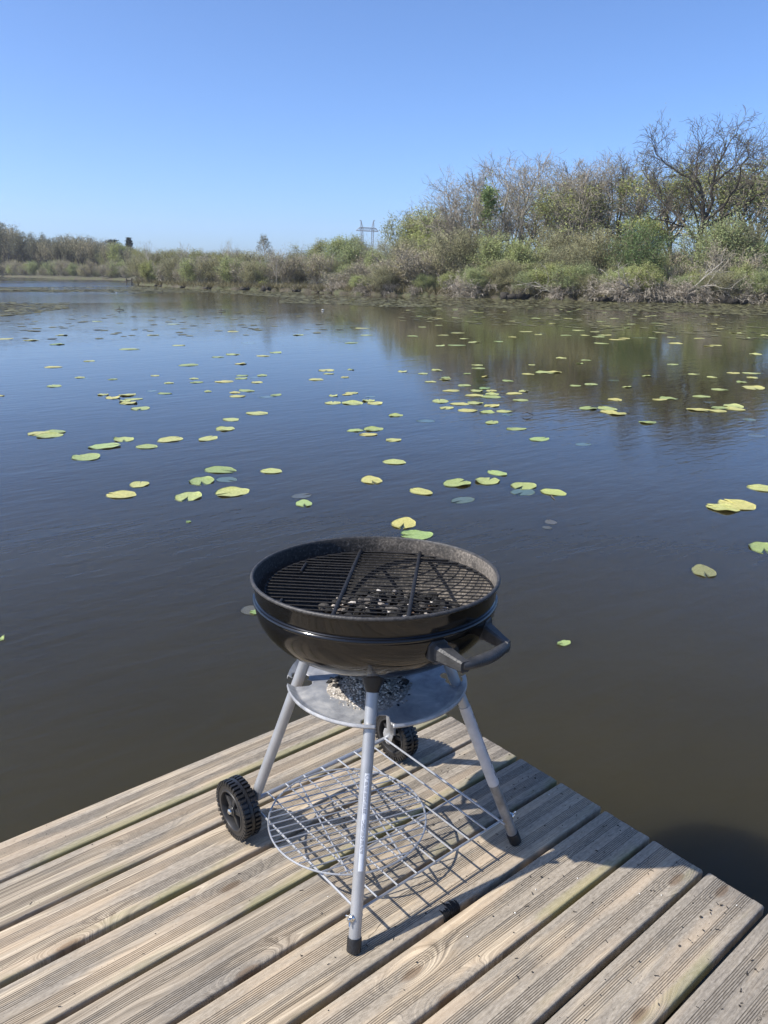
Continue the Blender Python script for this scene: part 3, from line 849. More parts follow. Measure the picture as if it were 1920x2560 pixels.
# ------------------------------------------------------------------ lily pads
def pad_mesh(seed, elong=1.22, curl=.0):
    rp = random.Random(seed); n = 40; rings = [0, .3, .55, .78, .93, 1.0]
    notch = rp.uniform(.07, .17); ph = [rp.uniform(0, 6.28) for _ in range(4)]
    m = MB(); lift = [rp.uniform(0, 1) for _ in range(3)]
    def rr(q):
        base = 1 + .03 * math.sin(3 * q + ph[0]) + .018 * math.sin(7 * q + ph[1]) + .010 * math.sin(13 * q + ph[2])
        return base
    top = []
    for j, t in enumerate(rings):
        row = []
        for i in range(n):
            u = i / (n - 1)
            # leaf tip at +x, notch (sinus) at -x running in to the stalk
            q = -PI + notch * (.25 + .75 * t) + u * (2 * PI - 2 * notch * (.25 + .75 * t))
            r = .5 * t * rr(q) * (1 + .08 * math.cos(q) ** 8)
            x, y = r * math.cos(q) * elong * .91, r * math.sin(q) * .91
            z = .005 + t ** 3 * (.0028 * math.sin(2 * q + ph[3]) + .0018 * math.sin(5 * q + ph[0])) * (1 + curl * 2)
            z += curl * max(0, math.cos(q - ph[1])) ** 3 * t ** 3 * .03
            row.append((x, y, max(z, .0035 - .002 * t)))
        top.append(row)
    off = []
    for row in top: off.append(len(m.v)); m.v += row
    for j in range(len(rings) - 1):
        for i in range(n - 1):
            m.f.append((off[j] + i, off[j + 1] + i, off[j + 1] + i + 1, off[j] + i + 1)); m.m.append(0)
    b = len(m.v); nt_ = len(m.v)
    m.v += [(x, y, z - .0028) for x, y, z in m.v[:nt_]]
    for f in list(m.f): m.f.append(tuple(i + b for i in reversed(f))); m.m.append(0)
    ed = [off[j] for j in range(len(rings))] ; eo = [off[j] + n - 1 for j in range(len(rings))]; last = [off[-1] + i for i in range(n)]
    for ch in (ed, eo, last):
        for a, c in zip(ch, ch[1:]): m.f.append((a, c, c + b, a + b)); m.m.append(0)
    return m
PADM = {}
def pad_data(kind, v):
    key = (kind, v)
    if key not in PADM:
        mat = {'y': PAD, 'g': PADG, 'w': PADW, 'b': PADB, 'o': PADO}[kind]
        o = pad_mesh(50 + v * 7 + ord(kind), 1.08 + .09 * (v % 4), .5 if (kind in 'yg' and v % 3 == 1) else 0).build('lily_pad', mat, None, True, 0)
        if kind in 'wb':
            for q in o.data.vertices: q.co.z = q.co.z * .25 - .001 + .0008
        PADM[key] = o.data; bpy.data.objects.remove(o)
    return PADM[key]
PADCOUNT = 0; prnd = random.Random(77)
def pad_at(px, py, wpx, kind='y', label=None, group=None, rz=None, cat='lily pad'):
    global PADCOUNT
    P = onplane(px, py, ZW); dist = (P - CAMP).length
    size = wpx / F * dist
    v = prnd.randrange(6)
    o = bpy.data.objects.new('lily_pad', pad_data(kind, v)); COL.objects.link(o)
    el = 1.08 + .09 * (v % 4)
    a = prnd.uniform(0, 6.28) if rz is None else rz
    o.location = (P.x, P.y, ZW); o.rotation_euler = (0, 0, a)
    s = size / (.455 * 2 * (1 + (el - 1) * .5)); o.scale = (s, s, 1)
    PADCOUNT += 1
    return tag(o, label, cat, group)
k = 960 / 1659
ZL = lambda x, y, w_: (x * k, 900 + y * k, w_ * k)
ZR = lambda x, y, w_: (960 + x * k, 740 + y * k, w_ * k)
NEAR = [  # the nearer pads, each with its own words
 (ZL(951, 476, 130), 'y', 'flecked yellow-green lily pad at the back of the near left-hand cluster'),
 (ZL(870, 525, 118), 'y', 'yellow-green lily pad touching a bluish sunken leaf in the near left-hand cluster'),
 (ZL(978, 517, 92), 'w', 'bluish-green sunken lily leaf inside the near left-hand cluster of pads'),
 (ZL(1002, 573, 142), 'y', 'long pale yellow lily pad at the front right of the near left-hand cluster'),
 (ZL(812, 592, 126), 'y', 'large notched lily pad at the very front of the near left-hand cluster'),
 (ZL(602, 538, 90), 'y', 'small mottled lily pad behind a wider one at the left end of the near cluster'),
 (ZL(524, 583, 120), 'y', 'wide mottled lily pad at the left end of the near left-hand cluster'),
 (ZL(1172, 481, 92), 'y', 'lone crinkled lily pad on open water between the near left cluster and the kettle'),
 (ZL(1313, 621, 88), 'g', 'bright green scalloped lily pad in front of a brown sunken leaf left of the kettle'),
 (ZL(1303, 587, 86), 'b', 'brown sunken lily leaf just behind the bright scalloped pad left of the kettle'),
 (ZL(1604, 520, 112), 'y', 'broad flecked lily pad alone on open water straight behind the kettle bowl'),
 (ZL(815, 700, 24), 'g', 'tiny green leaf scrap on dark water in front of the near left-hand cluster'),
 (ZL(372, 421, 118), 'y', 'long tilted lily pad nearest the camera in the row at mid left'),
 (ZL(453, 373, 118), 'g', 'long plain green lily pad second in the row at mid left'),
 (ZL(535, 344, 90), 'g', 'oval green lily pad third in the row at mid left'),
 (ZL(634, 375, 88), 'y', 'round crinkled lily pad just below the mid left row'),
 (ZL(735, 344, 108), 'y', 'wide thin lily pad to the right of the mid left row'),
 (ZL(898, 340, 90), 'y', 'lily pad at the foot of the diagonal line of four left of centre'),
 (ZL(973, 299, 84), 'y', 'second lily pad up the diagonal line of four left of centre'),
 (ZL(998, 258, 74), 'y', 'third lily pad up the diagonal line of four left of centre'),
 (ZL(1110, 231, 90), 'y', 'pair-wide folded lily pad at the top of the diagonal line left of centre'),
 (ZL(165, 318, 85), 'y', 'left lily pad of the overlapping three at the far left edge'),
 (ZL(240, 310, 76), 'y', 'rear lily pad of the overlapping three at the far left edge'),
 (ZL(213, 328, 95), 'y', 'front lily pad of the overlapping three at the far left edge'),
 (ZL(1535, 305, 66), 'g', 'left green lily pad of the three directly behind the kettle in mid pond'),
 (ZL(1612, 300, 85), 'y', 'rear lily pad of the three directly behind the kettle in mid pond'),
 (ZL(1592, 323, 72), 'y', 'front lily pad of the three directly behind the kettle in mid pond'),
 (ZR(45, 718, 98), 'y', 'lone lily pad between the mid pond trio and the near centre pads'),
 (ZR(160, 846, 104), 'y', 'round notched lily pad at the left end of the near right-hand row'),
 (ZR(315, 810, 128), 'y', 'widest lily pad of the near right-hand row'),
 (ZR(448, 800, 118), 'y', 'serrated lily pad in the middle of the near right-hand row'),
 (ZR(490, 766, 86), 'g', 'small deeply notched lily pad behind the near right-hand row'),
 (ZR(340, 882, 106), 'w', 'pale sunken lily leaf in front of the near right-hand row'),
 (ZR(603, 821, 118), 'y', 'lily pad with a sunken leaf under its front edge in the near right-hand row'),
 (ZR(600, 847, 112), 'w', 'sunken lily leaf under the front edge of a pad in the near right-hand row'),
 (ZR(730, 849, 106), 'g', 'round green lily pad with dark stalk at the right end of the near row'),
 (ZR(85, 983, 132), 'y', 'big yellow lily pad floating just behind the kettle rim'),
 (ZR(140, 1035, 132), 'g', 'green split lily pad half hidden by the back of the kettle rim'),
 (ZR(670, 619, 86), 'g', 'lone flat lily pad right of centre below the tree reflection'),
 (ZR(860, 641, 68), 'w', 'lone faint bluish sunken leaf right of centre'),
 (ZR(720, 977, 58), 'b', 'dim brown drowned leaf under dark water right of the kettle rim'),
 (ZR(705, 1001, 40), 'b', 'smaller dim drowned leaf under dark water right of the kettle rim'),
 (ZR(40, 623, 70), 'y', 'round lily pad alone right of the trio in mid pond'),
 (ZR(570, 575, 75), 'y', 'heart-shaped lily pad in front of the big right-hand drift'),
 (ZR(465, 547, 68), 'y', 'flat lily pad at the front of the big right-hand drift'),
 (ZR(1638, 832, 112), 'y', 'lily pad cut by the right edge of the picture above a drifting pair'),
 (ZR(1460, 917, 120), 'y', 'front lily pad of the overlapping pair near the right edge'),
 (ZR(1525, 902, 146), 'y', 'rear crinkled lily pad of the overlapping pair near the right edge'),
 (ZR(1640, 1090, 124), 'y', 'large yellow lily pad cut by the right edge level with the kettle'),
 ((1759, 1429, 66), 'o', 'dull brown-green lily leaf by itself on dark water at far right'),
 ((1409, 1609, 32), 'g', 'small split green leaf alone on brown water right of the handle'),
 ((640, 1531, 30), 'g', 'bright green leaf tip showing at the left side of the kettle bowl'),
 ((628, 1526, 56), 'b', 'reddish drowned leaf beside the left side of the kettle bowl'),
 ((3, 1598, 16), 'g', 'tiny green leaf at the left edge of the picture on dark water'),
]
for (px, py, wp), kd, lab in NEAR: pad_at(px, py, wp * .95, kd, lab, 'lily pads floating on the pond')
MIDL = [(607,210,78,'y'),(555,187,66,'y'),(540,177,50,'y'),(575,170,60,'y'),(487,164,60,'y'),(550,152,62,'y'),(445,150,45,'y')]
MIDC = [(1027,157,62,'y'),(1065,133,64,'y'),(1015,141,45,'y'),(1150,160,60,'w'),(1192,152,50,'y'),(1110,97,50,'y'),(1042,80,52,'y'),(1047,68,48,'y'),(1098,76,40,'w'),(1132,67,50,'y'),(968,94,68,'y')]
MIDF = [(712,145,48,'y'),(656,134,45,'w'),(898,136,35,'y'),(850,97,48,'y'),(838,81,38,'y'),(730,100,38,'y'),(345,76,38,'y'),(375,80,40,'w'),(233,113,60,'y'),(487,84,34,'y'),(670,68,35,'y'),(815,22,76,'y'),(1040,17,48,'y'),(230,31,60,'y'),(385,5,40,'y'),(5,155,25,'y')]
MIDX = [(1365,85,62,'y'),(1410,45,70,'y'),(1420,60,40,'y'),(1490,75,36,'y'),(1515,42,30,'y'),(1440,155,40,'y'),(1520,143,55,'y'),(1500,150,40,'y'),(1437,186,72,'y'),(1522,187,90,'y'),(1592,176,58,'y'),(1600,159,45,'w'),(1620,188,66,'y')]
for lst, lab in ((MIDL, 'small yellow-green lily pad in the tight left-hand huddle of mid pond'), (MIDC, 'small lily pad in the loose string left of the pond centre'), (MIDF, 'small lily pad thinly spread over the far left half of the pond'), (MIDX, 'small lily pad in the flat raft just left of the tree reflection')):
    for x, y, w_, kd in lst: pad_at(*ZL(x, y, w_), kd, lab, lab[6:].replace('lily pad', 'lily pads') if lab.startswith('small ') else None)
BIGR = [(50,517,58,'y'),(180,540,72,'w'),(270,484,66,'y'),(243,455,82,'y'),(325,467,72,'y'),(362,495,80,'y'),(394,463,66,'y'),(445,503,58,'y'),(520,499,64,'y'),(533,513,50,'w'),(465,475,68,'y'),(460,436,78,'y'),(466,425,55,'y'),(388,430,68,'y'),(400,410,56,'y'),(465,410,50,'y'),(435,399,50,'g'),(290,410,64,'y'),(348,387,60,'y'),(562,422,66,'y'),(602,412,42,'y'),(590,451,58,'y'),(535,367,48,'y')]
BIGU = [(265,353,42,'y'),(265,361,44,'y'),(200,371,44,'y'),(228,321,42,'y'),(168,336,42,'y'),(80,327,42,'y'),(403,299,44,'y'),(408,313,50,'y'),(360,336,30,'y'),(436,349,30,'y'),(638,298,30,'y'),(622,338,46,'y'),(695,331,70,'y'),(730,329,62,'y'),(765,269,42,'y'),(873,278,38,'y'),(845,292,30,'y'),(828,388,46,'y'),(895,382,58,'y'),(998,448,60,'y'),(993,365,40,'w'),(1050,394,38,'y')]
BIGM = [(880,486,74,'y'),(965,487,84,'y'),(970,501,70,'y'),(1005,510,72,'y'),(1190,448,50,'y'),(1228,443,62,'y'),(1135,346,36,'y'),(1247,296,46,'y'),(1138,547,62,'y')]
BIGE = [(1338,338,40,'y'),(1417,351,40,'y'),(1508,333,50,'y'),(1588,334,54,'y'),(1590,353,44,'y'),(1545,373,40,'y'),(1450,405,58,'y'),(1595,397,88,'y'),(1370,435,62,'y'),(1408,459,52,'b'),(1355,492,78,'y'),(1452,483,64,'y'),(1440,497,62,'y'),(1510,477,76,'y'),(1515,488,76,'y'),(1578,534,55,'w'),(1610,603,68,'b'),(1605,252,44,'y')]
for lst, lab in ((BIGR, 'small lily pad in the big crowded drift right of the pond centre'), (BIGU, 'small lily pad in the sparse band above the big right-hand drift'), (BIGM, 'small lily pad on the lower part of the big tree reflection'), (BIGE, 'small lily pad in the drift along the right edge of the pond')):
    for x, y, w_, kd in lst: pad_at(*ZR(x, y, w_), kd, lab, lab[6:].replace('lily pad', 'lily pads'))
pr = random.Random(31)
NFAR = 290 - PADCOUNT
for q in range(NFAR):
    if q < NFAR * .8:
        px, py = pr.uniform(1010, 1920), 772 + 95 * pr.random() ** 1.5
        lab = 'tiny lily pad dotted over the upper part of the big tree reflection'
    else:
        px, py = pr.uniform(0, 960), 800 + 95 * pr.random() ** 1.2
        lab = 'tiny faint lily pad dotted across the distant left water'
    P = onplane(px, py, ZW); d_ = (P - CAMP).length
    pad_at(px, py, F * pr.uniform(.24, .42) / d_, 'y' if pr.random() < .85 else 'w', lab, lab[5:].replace('lily pad', 'lily pads'))
# carpets of leaves packed along the far shore: nobody could count them
def carpet(name, bands, label, mat, seed):
    rp = random.Random(seed); m = MB()
    for (x0, x1, ya0, ya1, yb0, yb1, n, s0, s1, tilt) in bands:
        for q in range(n):
            u = rp.random(); px = x0 + (x1 - x0) * u
            t = rp.random()
            top = ya0 + (ya1 - ya0) * u; bot = yb0 + (yb1 - yb0) * u
            py = top + (bot - top) * t
            py += math.sin(px * .021) * 1.5 + math.sin(px * .0071 + 1) * 2
            P = onplane(px, py, ZW)
            if math.hypot(P.x - CAMP.x, P.y - CAMP.y) > shore(math.degrees(math.atan2(P.x - CAMP.x, P.y - CAMP.y))) + .5: continue
            s = rp.uniform(s0, s1); a0 = rp.uniform(0, 6.28); ta = rp.uniform(0, 6.28); tl = abs(rp.gauss(0, tilt))
            vs = []
            for i in range(7):
                q_ = a0 + i * 2 * PI / 7; r = s * .5 * rp.uniform(.85, 1.1)
                vs.append((P.x + r * math.cos(q_), P.y + r * math.sin(q_), ZW + .008 + s * .5 * tl * (1 + math.cos(q_ - ta))))
            m.add(vs, [tuple(range(7))])
    tag(m.build(name, mat, None, False), label, 'lily leaves', kind='stuff')
CARP = leaf_mat('packed_lily_leaf', (.065, .062, .03), (.12, .115, .055), (.20, .195, .09), .1)
carpet('lily_leaves', [(700, 1925, 737, 757, 758, 786, 7500, .16, .34, .035), (330, 760, 715, 731, 726, 745, 3600, .2, .4, .03), (1000, 1925, 768, 768, 800, 850, 500, .2, .34, .015)], 'packed brown-green lily leaves floating along the foot of the right bank', CARP, 5)
carpet('lily_leaves', [(110, 560, 715, 714, 729, 737, 1300, .25, .5, .03), (0, 120, 716, 716, 724, 722, 500, .25, .5, .02), (0, 330, 694, 698, 697.5, 700.5, 800, .3, .6, .015), (0, 170, 752, 755, 790, 770, 350, .2, .4, .015), (0, 900, 770, 760, 850, 840, 120, .2, .34, .01)], 'thin brown-green lily leaves floating in streaks on the far left water', CARP, 6)
# small floating bits
def twig(px, py, L, lab):
    P = onplane(px, py, ZW); m = MB(); a = 2.4
    m.tube([(P.x - L * .5 * math.cos(a), P.y - L * .5 * math.sin(a), ZW + .02), (P.x, P.y, ZW + .05), (P.x + L * .4 * math.cos(a), P.y + L * .4 * math.sin(a), ZW + .03)], [L * .03, L * .05, L * .02], 6)
    m.tube([(P.x, P.y, ZW + .04), (P.x + L * .1, P.y, ZW + L * .35)], [L * .05, L * .02], 6)
    tag(m.build('floating_twig', BARKD, None, True, 0, loc=(P.x, P.y, ZW)), lab, 'twig')
twig(297, 776, .5, 'dark forked twig sticking out of the distant left water')
twig(552, 779, .45, 'dark flat twig lying on the water under the thin bare trees')
twig(1317, 1040, .16, 'short reddish twig floating below the big tree reflection')
for px, py, lab in ((291, 732, 'white feather on the leaf carpet off the wooded point'), (807, 776, 'white feather alone on open water before the right bank')):
    P = onplane(px, py, ZW); m = MB(); m.loft([[(P.x + .09 * u + .01 * math.cos(q), P.y + s_ * math.cos(q), ZW + .03 + s_ * math.sin(q) * .7) for q in [i * PI / 4 for i in range(8)]] for u, s_ in ((-1, .006), (-.4, .035), (.3, .04), (1, .006))])
    tag(m.build('feather', simple('white_feather', (.8, .8, .78), .7), None, True, 0, loc=(P.x, P.y, ZW)), lab, 'feather')
# dark stalk at the round green pad
P = onplane(1378, 1238, ZW); m = MB(); m.tube([(P.x, P.y, ZW + .004), (P.x - .05, P.y - .05, ZW + .006), (P.x - .09, P.y - .11, ZW + .003)], [.006, .005, .003], 6)
tag(m.build('leaf_stalk', BARKD, None, True, 0, loc=(P.x, P.y, ZW)), 'short dark stalk trailing from the round green lily pad', 'stalk')

# ------------------------------------------------------------------ trees and shrubs
def rvec(rp):
    return Vector((rp.gauss(0, 1), rp.gauss(0, 1), rp.gauss(0, 1))).normalized()
def limb(mb, rp, p, d, L, r, segs, gnarl, up, sides, taper=.35):
    pts = [Vector(p)]; rad = [r]; d = d.normalized()
    for i in range(segs):
        d = (d + rvec(rp) * gnarl + Vector((0, 0, up))).normalized()
        pts.append(pts[-1] + d * (L / segs)); rad.append(r * (1 - (1 - taper) * (i + 1) / segs))
    mb.tube(pts, rad, sides, cap=False)
    return pts, rad, d
def grow(mb, rp, p, d, L, r, lvl, P, tips):
    n, ratio, spread, gn, up, start = P[lvl]
    if lvl == 0 and P is not None and len(P[0]) and P[0][1] == .50: ratio = .88
    pts, rad, de = limb(mb, rp, p, d, L, r, 6 if lvl < 2 else 4 if lvl < 3 else 3, gn, up, 7 if lvl == 0 else 5 if lvl == 1 else 4 if lvl == 2 else 3)
    if lvl + 1 >= len(P):
        tips.append((pts[-1], de)); tips.append((pts[len(pts) // 2], de)); return
    for i in range(n):
        t = start + (1 - start) * ((i + rp.uniform(.2, .9)) / n)
        f = t * (len(pts) - 1); j = min(int(f), len(pts) - 2); q = pts[j].lerp(pts[j + 1], f - j); rr = rad[j] + (rad[j + 1] - rad[j]) * (f - j)
        dd = (pts[j + 1] - pts[j]).normalized()
        side = dd.cross(rvec(rp)).normalized()
        nd = (dd * math.cos(spread) + side * math.sin(spread * rp.uniform(.7, 1.25))).normalized()
        grow(mb, rp, q, nd, L * ratio * rp.uniform(.7, 1.2) * (1.1 - .35 * t), max(rr * .64, .017), lvl + 1, P, tips)
    tips.append((pts[-1], de))
def leaves(mb, rp, tips, n, size, spread, aspect=.5, droop=0):
    for _ in range(n):
        p, d = tips[rp.randrange(len(tips))]
        c = p + Vector((rp.gauss(0, spread), rp.gauss(0, spread), rp.gauss(0, spread * .8)))
        s = size * rp.uniform(.6, 1.35)
        a = (rvec(rp) + d * .6 - Vector((0, 0, droop))).normalized(); b = a.cross(rvec(rp)).normalized() * aspect
        mb.add([c - a * s * .5, c + b * s * .42, c + a * s * .5, c - b * s * .42], [(0, 1, 2, 3)])

def tree_proto(name, cat, seed, H, P, trunk_r, bark, lmat, nleaf, lsize, lspread, aspect=.55, stems=1, lean=0, sel=None, tilt=.15, parts=('trunk', 'crown')):
    rp = random.Random(seed); root = empty(name, (0, 0, 0)); root['category'] = cat
    m = MB(); tips = []
    for s in range(stems):
        a = rp.uniform(0, 6.28) if stems > 1 else 0; rr = rp.uniform(.1, .5) if stems > 1 else 0
        d = Vector((math.cos(a) * rr * tilt * 4 + lean, math.sin(a) * rr * tilt * 4, 1))
        grow(m, rp, Vector((math.cos(a) * rr * .5, math.sin(a) * rr * .5, -.3)), d, H * P[0][1], trunk_r * (1 if stems == 1 else rp.uniform(.5, 1)), 0, [(P[0][0], P[0][1], P[0][2], P[0][3], P[0][4], P[0][5])] + P[1:], tips)
    top = sorted(v[2] for v in m.v)[int(len(m.v) * .994)]
    m.build(parts[0], bark, root, False, 0)
    if nleaf:
        l = MB(); tt = [t for t in tips if (sel is None or sel(t[0], top))] or tips
        leaves(l, rp, tt, nleaf, lsize, lspread, aspect)
        l.build(parts[1], lmat, root, False, 0)
    root['h'] = top
    return root

# P rows: (children, length ratio to parent, spread angle, gnarl, upward pull, first child position); row 0 ratio = trunk length / H
OAK = [(9, .50, .66, .06, .05, .45), (6, .56, .60, .20, .10, .30), (5, .60, .75, .30, .08, .25), (4, .50, .8, .36, .05, .2), (0, .5, .8, .34, .02, .2)]
FARP = [(13, .92, .5, .04, .08, .52), (6, .24, .6, .2, .12, .2), (4, .5, .6, .28, .08, .2), (0, .55, .7, .3, .05, .2)]
LIGHT = [(8, .50, .74, .06, .04, .36), (6, .58, .66, .20, .08, .28), (5, .55, .72, .30, .06, .25), (3, .50, .7, .3, .05, .2), (0, .5, .7, .3, .02, .2)]
BUSHY = [(8, .62, .7, .16, .10, .15), (6, .55, .7, .25, .10, .2), (4, .55, .7, .3, .05, .2), (0, .5, .7, .3, .03, .2)]
POLE = [(16, .92, .6, .05, .08, .35), (6, .24, .6, .2, .12, .2), (4, .5, .6, .28, .08, .2), (0, .55, .7, .3, .05, .2)]
WILLOW = [(9, .60, .55, .16, .06, .12), (6, .50, .6, .25, .03, .15), (4, .55, .65, .28, -.01, .2), (0, .5, .6, .3, -.03, .2)]
BRUSH = [(6, .75, .6, .22, -.02, .10), (5, .55, .65, .3, -.06, .15), (4, .5, .7, .32, -.10, .2), (0, .5, .6, .3, -.12, .2)]

def at_spot(proto, px, D, ytop, wid=1.0, rz=None, label=None, group=None, first=False, base=None):
    p, zt = far_at(px, D, ytop)
    zb = ZW + (.35 if base is None else base)
    s = (zt - zb) / proto['h']
    rz = trnd.uniform(0, 6.28) if rz is None else rz
    loc = (p.x, p.y, zb)
    if proto.get('used') is None:
        proto['used'] = 1; proto.location = loc; proto.rotation_euler = (0, 0, rz); proto.scale = (s * wid, s * wid, s)
        if label: proto['label'] = label
        if group: proto['group'] = group
        return proto
    return dup(proto, loc, rz, s * wid, s, label, group)
trnd = random.Random(99)
def depth(px):   # distance of the shoreline under column px
    yh = 672.6 + px * .00984; d = ray(px, yh); return shore(math.degrees(math.atan2(d.x, d.y)))

gaps = lambda lo, hi, k: (lambda p, top: lo * top < p.z < hi * top and math.sin(p.x * k + p.z * .9) + math.sin(p.y * k * 1.3 + 2) > .2)
def old_oak():
    # one particular tree: its main limbs set out one by one, the smaller wood grown on them
    rp = random.Random(6); root = empty('oak_tree', (0, 0, 0)); root['category'] = 'tree'; H = 15.0; m = MB(); tips = []
    U = lambda X, Y, d: Vector(((X - 1030) / 1090 * H, d * H, (1150 - Y) / 1090 * H))
    def lim(pts, r0, r1, kids):
        P_ = [U(*q) for q in pts]; Q = []
        for i in range(len(P_) - 1):      # small crooks between the set points
            for t in (0, .5): Q.append(P_[i].lerp(P_[i + 1], t) + (rvec(rp) * .012 * H if t and i else Vector((0, 0, 0))))
        Q.append(P_[-1]); k = len(Q); rad = [r0 + (r1 - r0) * i / (k - 1) for i in range(k)]
        m.tube(Q, rad, 7, cap=False)
        for i in range(kids):
            t = .30 + .70 * (i + rp.random()) / kids; f = t * (k - 1); j = min(int(f), k - 2); q = Q[j].lerp(Q[j + 1], f - j); dd = (Q[j + 1] - Q[j]).normalized()
            side = dd.cross(rvec(rp)).normalized(); nd = (dd * .75 + side * .75 + Vector((0, 0, .28))).normalized()
            grow(m, rp, q, nd, H * .17 * rp.uniform(.6, 1.15) * (1.15 - .4 * t), max((r0 + (r1 - r0) * t) * .55, .03), 0, [(5, 1, .75, .3, .08, .25), (5, .52, .8, .36, .05, .2), (0, .5, .8, .34, .02, .2)], tips)
        tips.append((Q[-1], Vector((0, 0, 1))))
    lim([(1000, 1172, 0), (1010, 1000, 0), (1030, 820, 0), (1045, 640, .01)], .40, .24, 0)
    lim([(1045, 660, .01), (1095, 520, .02), (1085, 400, .03), (1085, 300, .03), (1150, 180, .04), (1215, 85, .04)], .19, .03, 12)
    lim([(1045, 640, 0), (1000, 500, -.03), (940, 400, -.05), (925, 290, -.05), (955, 160, -.06)], .17, .03, 11)
    lim([(1000, 500, -.03), (890, 385, -.06), (770, 315, -.04), (690, 260, -.05), (635, 195, -.05)], .11, .025, 10)
    lim([(1020, 780, .02), (890, 620, .07), (760, 500, .10), (690, 390, .11), (620, 300, .12)], .14, .025, 10)
    lim([(1085, 420, .03), (1170, 340, .06), (1250, 280, .08), (1245, 205, .09)], .10, .025, 8)
    lim([(1040, 700, 0), (1200, 600, -.05), (1330, 500, -.09), (1440, 420, -.10), (1555, 310, -.12)], .16, .025, 11)
    lim([(1030, 800, 0), (900, 700, -.06), (760, 665, -.10), (640, 660, -.12)], .12, .025, 8)
    lim([(1200, 600, -.05), (1300, 470, -.02), (1360, 360, .0), (1440, 270, .02)], .10, .025, 9)
    lim([(1045, 660, 0), (1060, 560, .12), (1010, 440, .20), (990, 330, .24), (1030, 220, .26)], .14, .025, 10)
    lim([(1045, 660, 0), (1120, 560, -.12), (1150, 450, -.20), (1130, 330, -.25), (1170, 240, -.27)], .14, .025, 10)
    lim([(1040, 720, 0), (1120, 640, .13), (1240, 560, .22), (1330, 470, .27)], .12, .025, 8)
    lim([(1030, 760, 0), (940, 660, -.14), (850, 560, -.22), (800, 450, -.26)], .12, .025, 8)
    m.build('trunk', BARKD, root, False, 0)
    l = MB(); tt = [t for t in tips if 3.8 < t[0].z < 6.6 and math.sin(t[0].x * .9 + 1) + math.sin(t[0].y) > -.3]
    leaves(l, rp, tt, 2600, .2, .36, .6); leaves(l, rp, tips, 1800, .13, .3, .5); l.build('crown', L_YEL, root, False, 0)
    root['h'] = H
    return root
OAK_A = old_oak()
OAK_B = tree_proto('oak_tree', 'tree', 22, 14, OAK, .30, BARKG, L_YEL, 2600, .19, .40, .6, sel=gaps(.2, .85, .8))
OAK_C = tree_proto('oak_tree', 'tree', 22, 13, LIGHT, .28, BARKG, L_YEL, 4200, .16, .28, .6, sel=gaps(.3, .9, .7))
ASH_A = tree_proto('bare_tree', 'tree', 5, 13, LIGHT, .24, BARKG, L_TAN, 2200, .13, .3, .5, stems=2, tilt=.3)
def fan_tree():
    rp = random.Random(16); root = empty('bare_tree', (0, 0, 0)); root['category'] = 'tree'; H = 13.0; m = MB(); tips = []
    U = lambda X, Y, d: Vector(((X - 1185) / 535 * H * .8, d * H, (650 - Y) / 535 * H))
    def lim(pts, r0, r1, kids):
        P_ = [U(*q) for q in pts]; Q = []
        for i in range(len(P_) - 1):
            for t in (0, .5): Q.append(P_[i].lerp(P_[i + 1], t) + (rvec(rp) * .010 * H if t and i else Vector((0, 0, 0))))
        Q.append(P_[-1]); k = len(Q); rad = [r0 + (r1 - r0) * i / (k - 1) for i in range(k)]
        m.tube(Q, rad, 6, cap=False)
        for i in range(kids):
            t = .22 + .78 * (i + rp.random()) / kids; f = t * (k - 1); j = min(int(f), k - 2); q = Q[j].lerp(Q[j + 1], f - j); dd = (Q[j + 1] - Q[j]).normalized()
            side = dd.cross(rvec(rp)).normalized(); nd = (dd * .75 + side * .75 + Vector((0, 0, .28))).normalized()
            grow(m, rp, q, nd, H * .20 * rp.uniform(.6, 1.15) * (1.15 - .5 * t), max((r0 + (r1 - r0) * t) * .5, .025), 0, [(5, 1, .7, .30, .07, .25), (4, .55, .8, .34, .05, .2), (0, .5, .8, .32, .02, .2)], tips)
        tips.append((Q[-1], Vector((0, 0, 1))))
    lim([(1190, 664, 0), (1188, 610, 0), (1185, 560, 0)], .30, .22, 0)
    for pts in ([(1185, 560, 0), (1165, 430, .02), (1160, 300, .03), (1205, 160, .04), (1225, 120, .04)], [(1185, 560, 0), (1230, 430, -.05), (1262, 300, -.08), (1320, 190, -.10), (1340, 125, -.10)],
                [(1185, 560, 0), (1290, 470, .06), (1370, 380, .09), (1430, 250, .10), (1455, 165, .10)], [(1185, 570, 0), (1110, 450, -.06), (1080, 330, -.10), (1092, 210, -.12), (1070, 150, -.12)],
                [(1180, 580, 0), (1060, 510, .08), (985, 400, .12), (962, 270, .13), (975, 170, .13)], [(1180, 590, 0), (1000, 540, -.05), (900, 450, -.08), (852, 330, -.08), (840, 230, -.08)],
                [(1185, 560, 0), (1205, 430, .18), (1240, 300, .27), (1260, 160, .30)], [(1185, 560, 0), (1140, 430, -.18), (1150, 290, -.28), (1120, 170, -.31)], [(1185, 565, 0), (1290, 450, -.16), (1350, 320, -.22), (1380, 210, -.24)]):
        lim(pts, .13, .02, 13)
    m.build('trunk', BARKG, root, False, 0); l = MB(); leaves(l, rp, tips, 3000, .12, .28, .5); l.build('crown', L_TAN, root, False, 0)
    l = MB(); tt = [t for t in tips if t[0].z < .78 * H and math.sin(t[0].x * 1.1) + math.sin(t[0].y * 1.2 + t[0].z) > .1]; leaves(l, rp, tt, 2600, .17, .34, .6); l.build('crown', L_YEL, root, False, 0)
    root['h'] = H; return root
FAN = fan_tree()
ASH_B = tree_proto('bare_tree', 'tree', 23, 12, LIGHT, .26, BARKG, L_GRN, 1500, .24, .26, .6, stems=2, tilt=.35, sel=lambda p, top: p.x < -.9 and p.z > .40 * top)
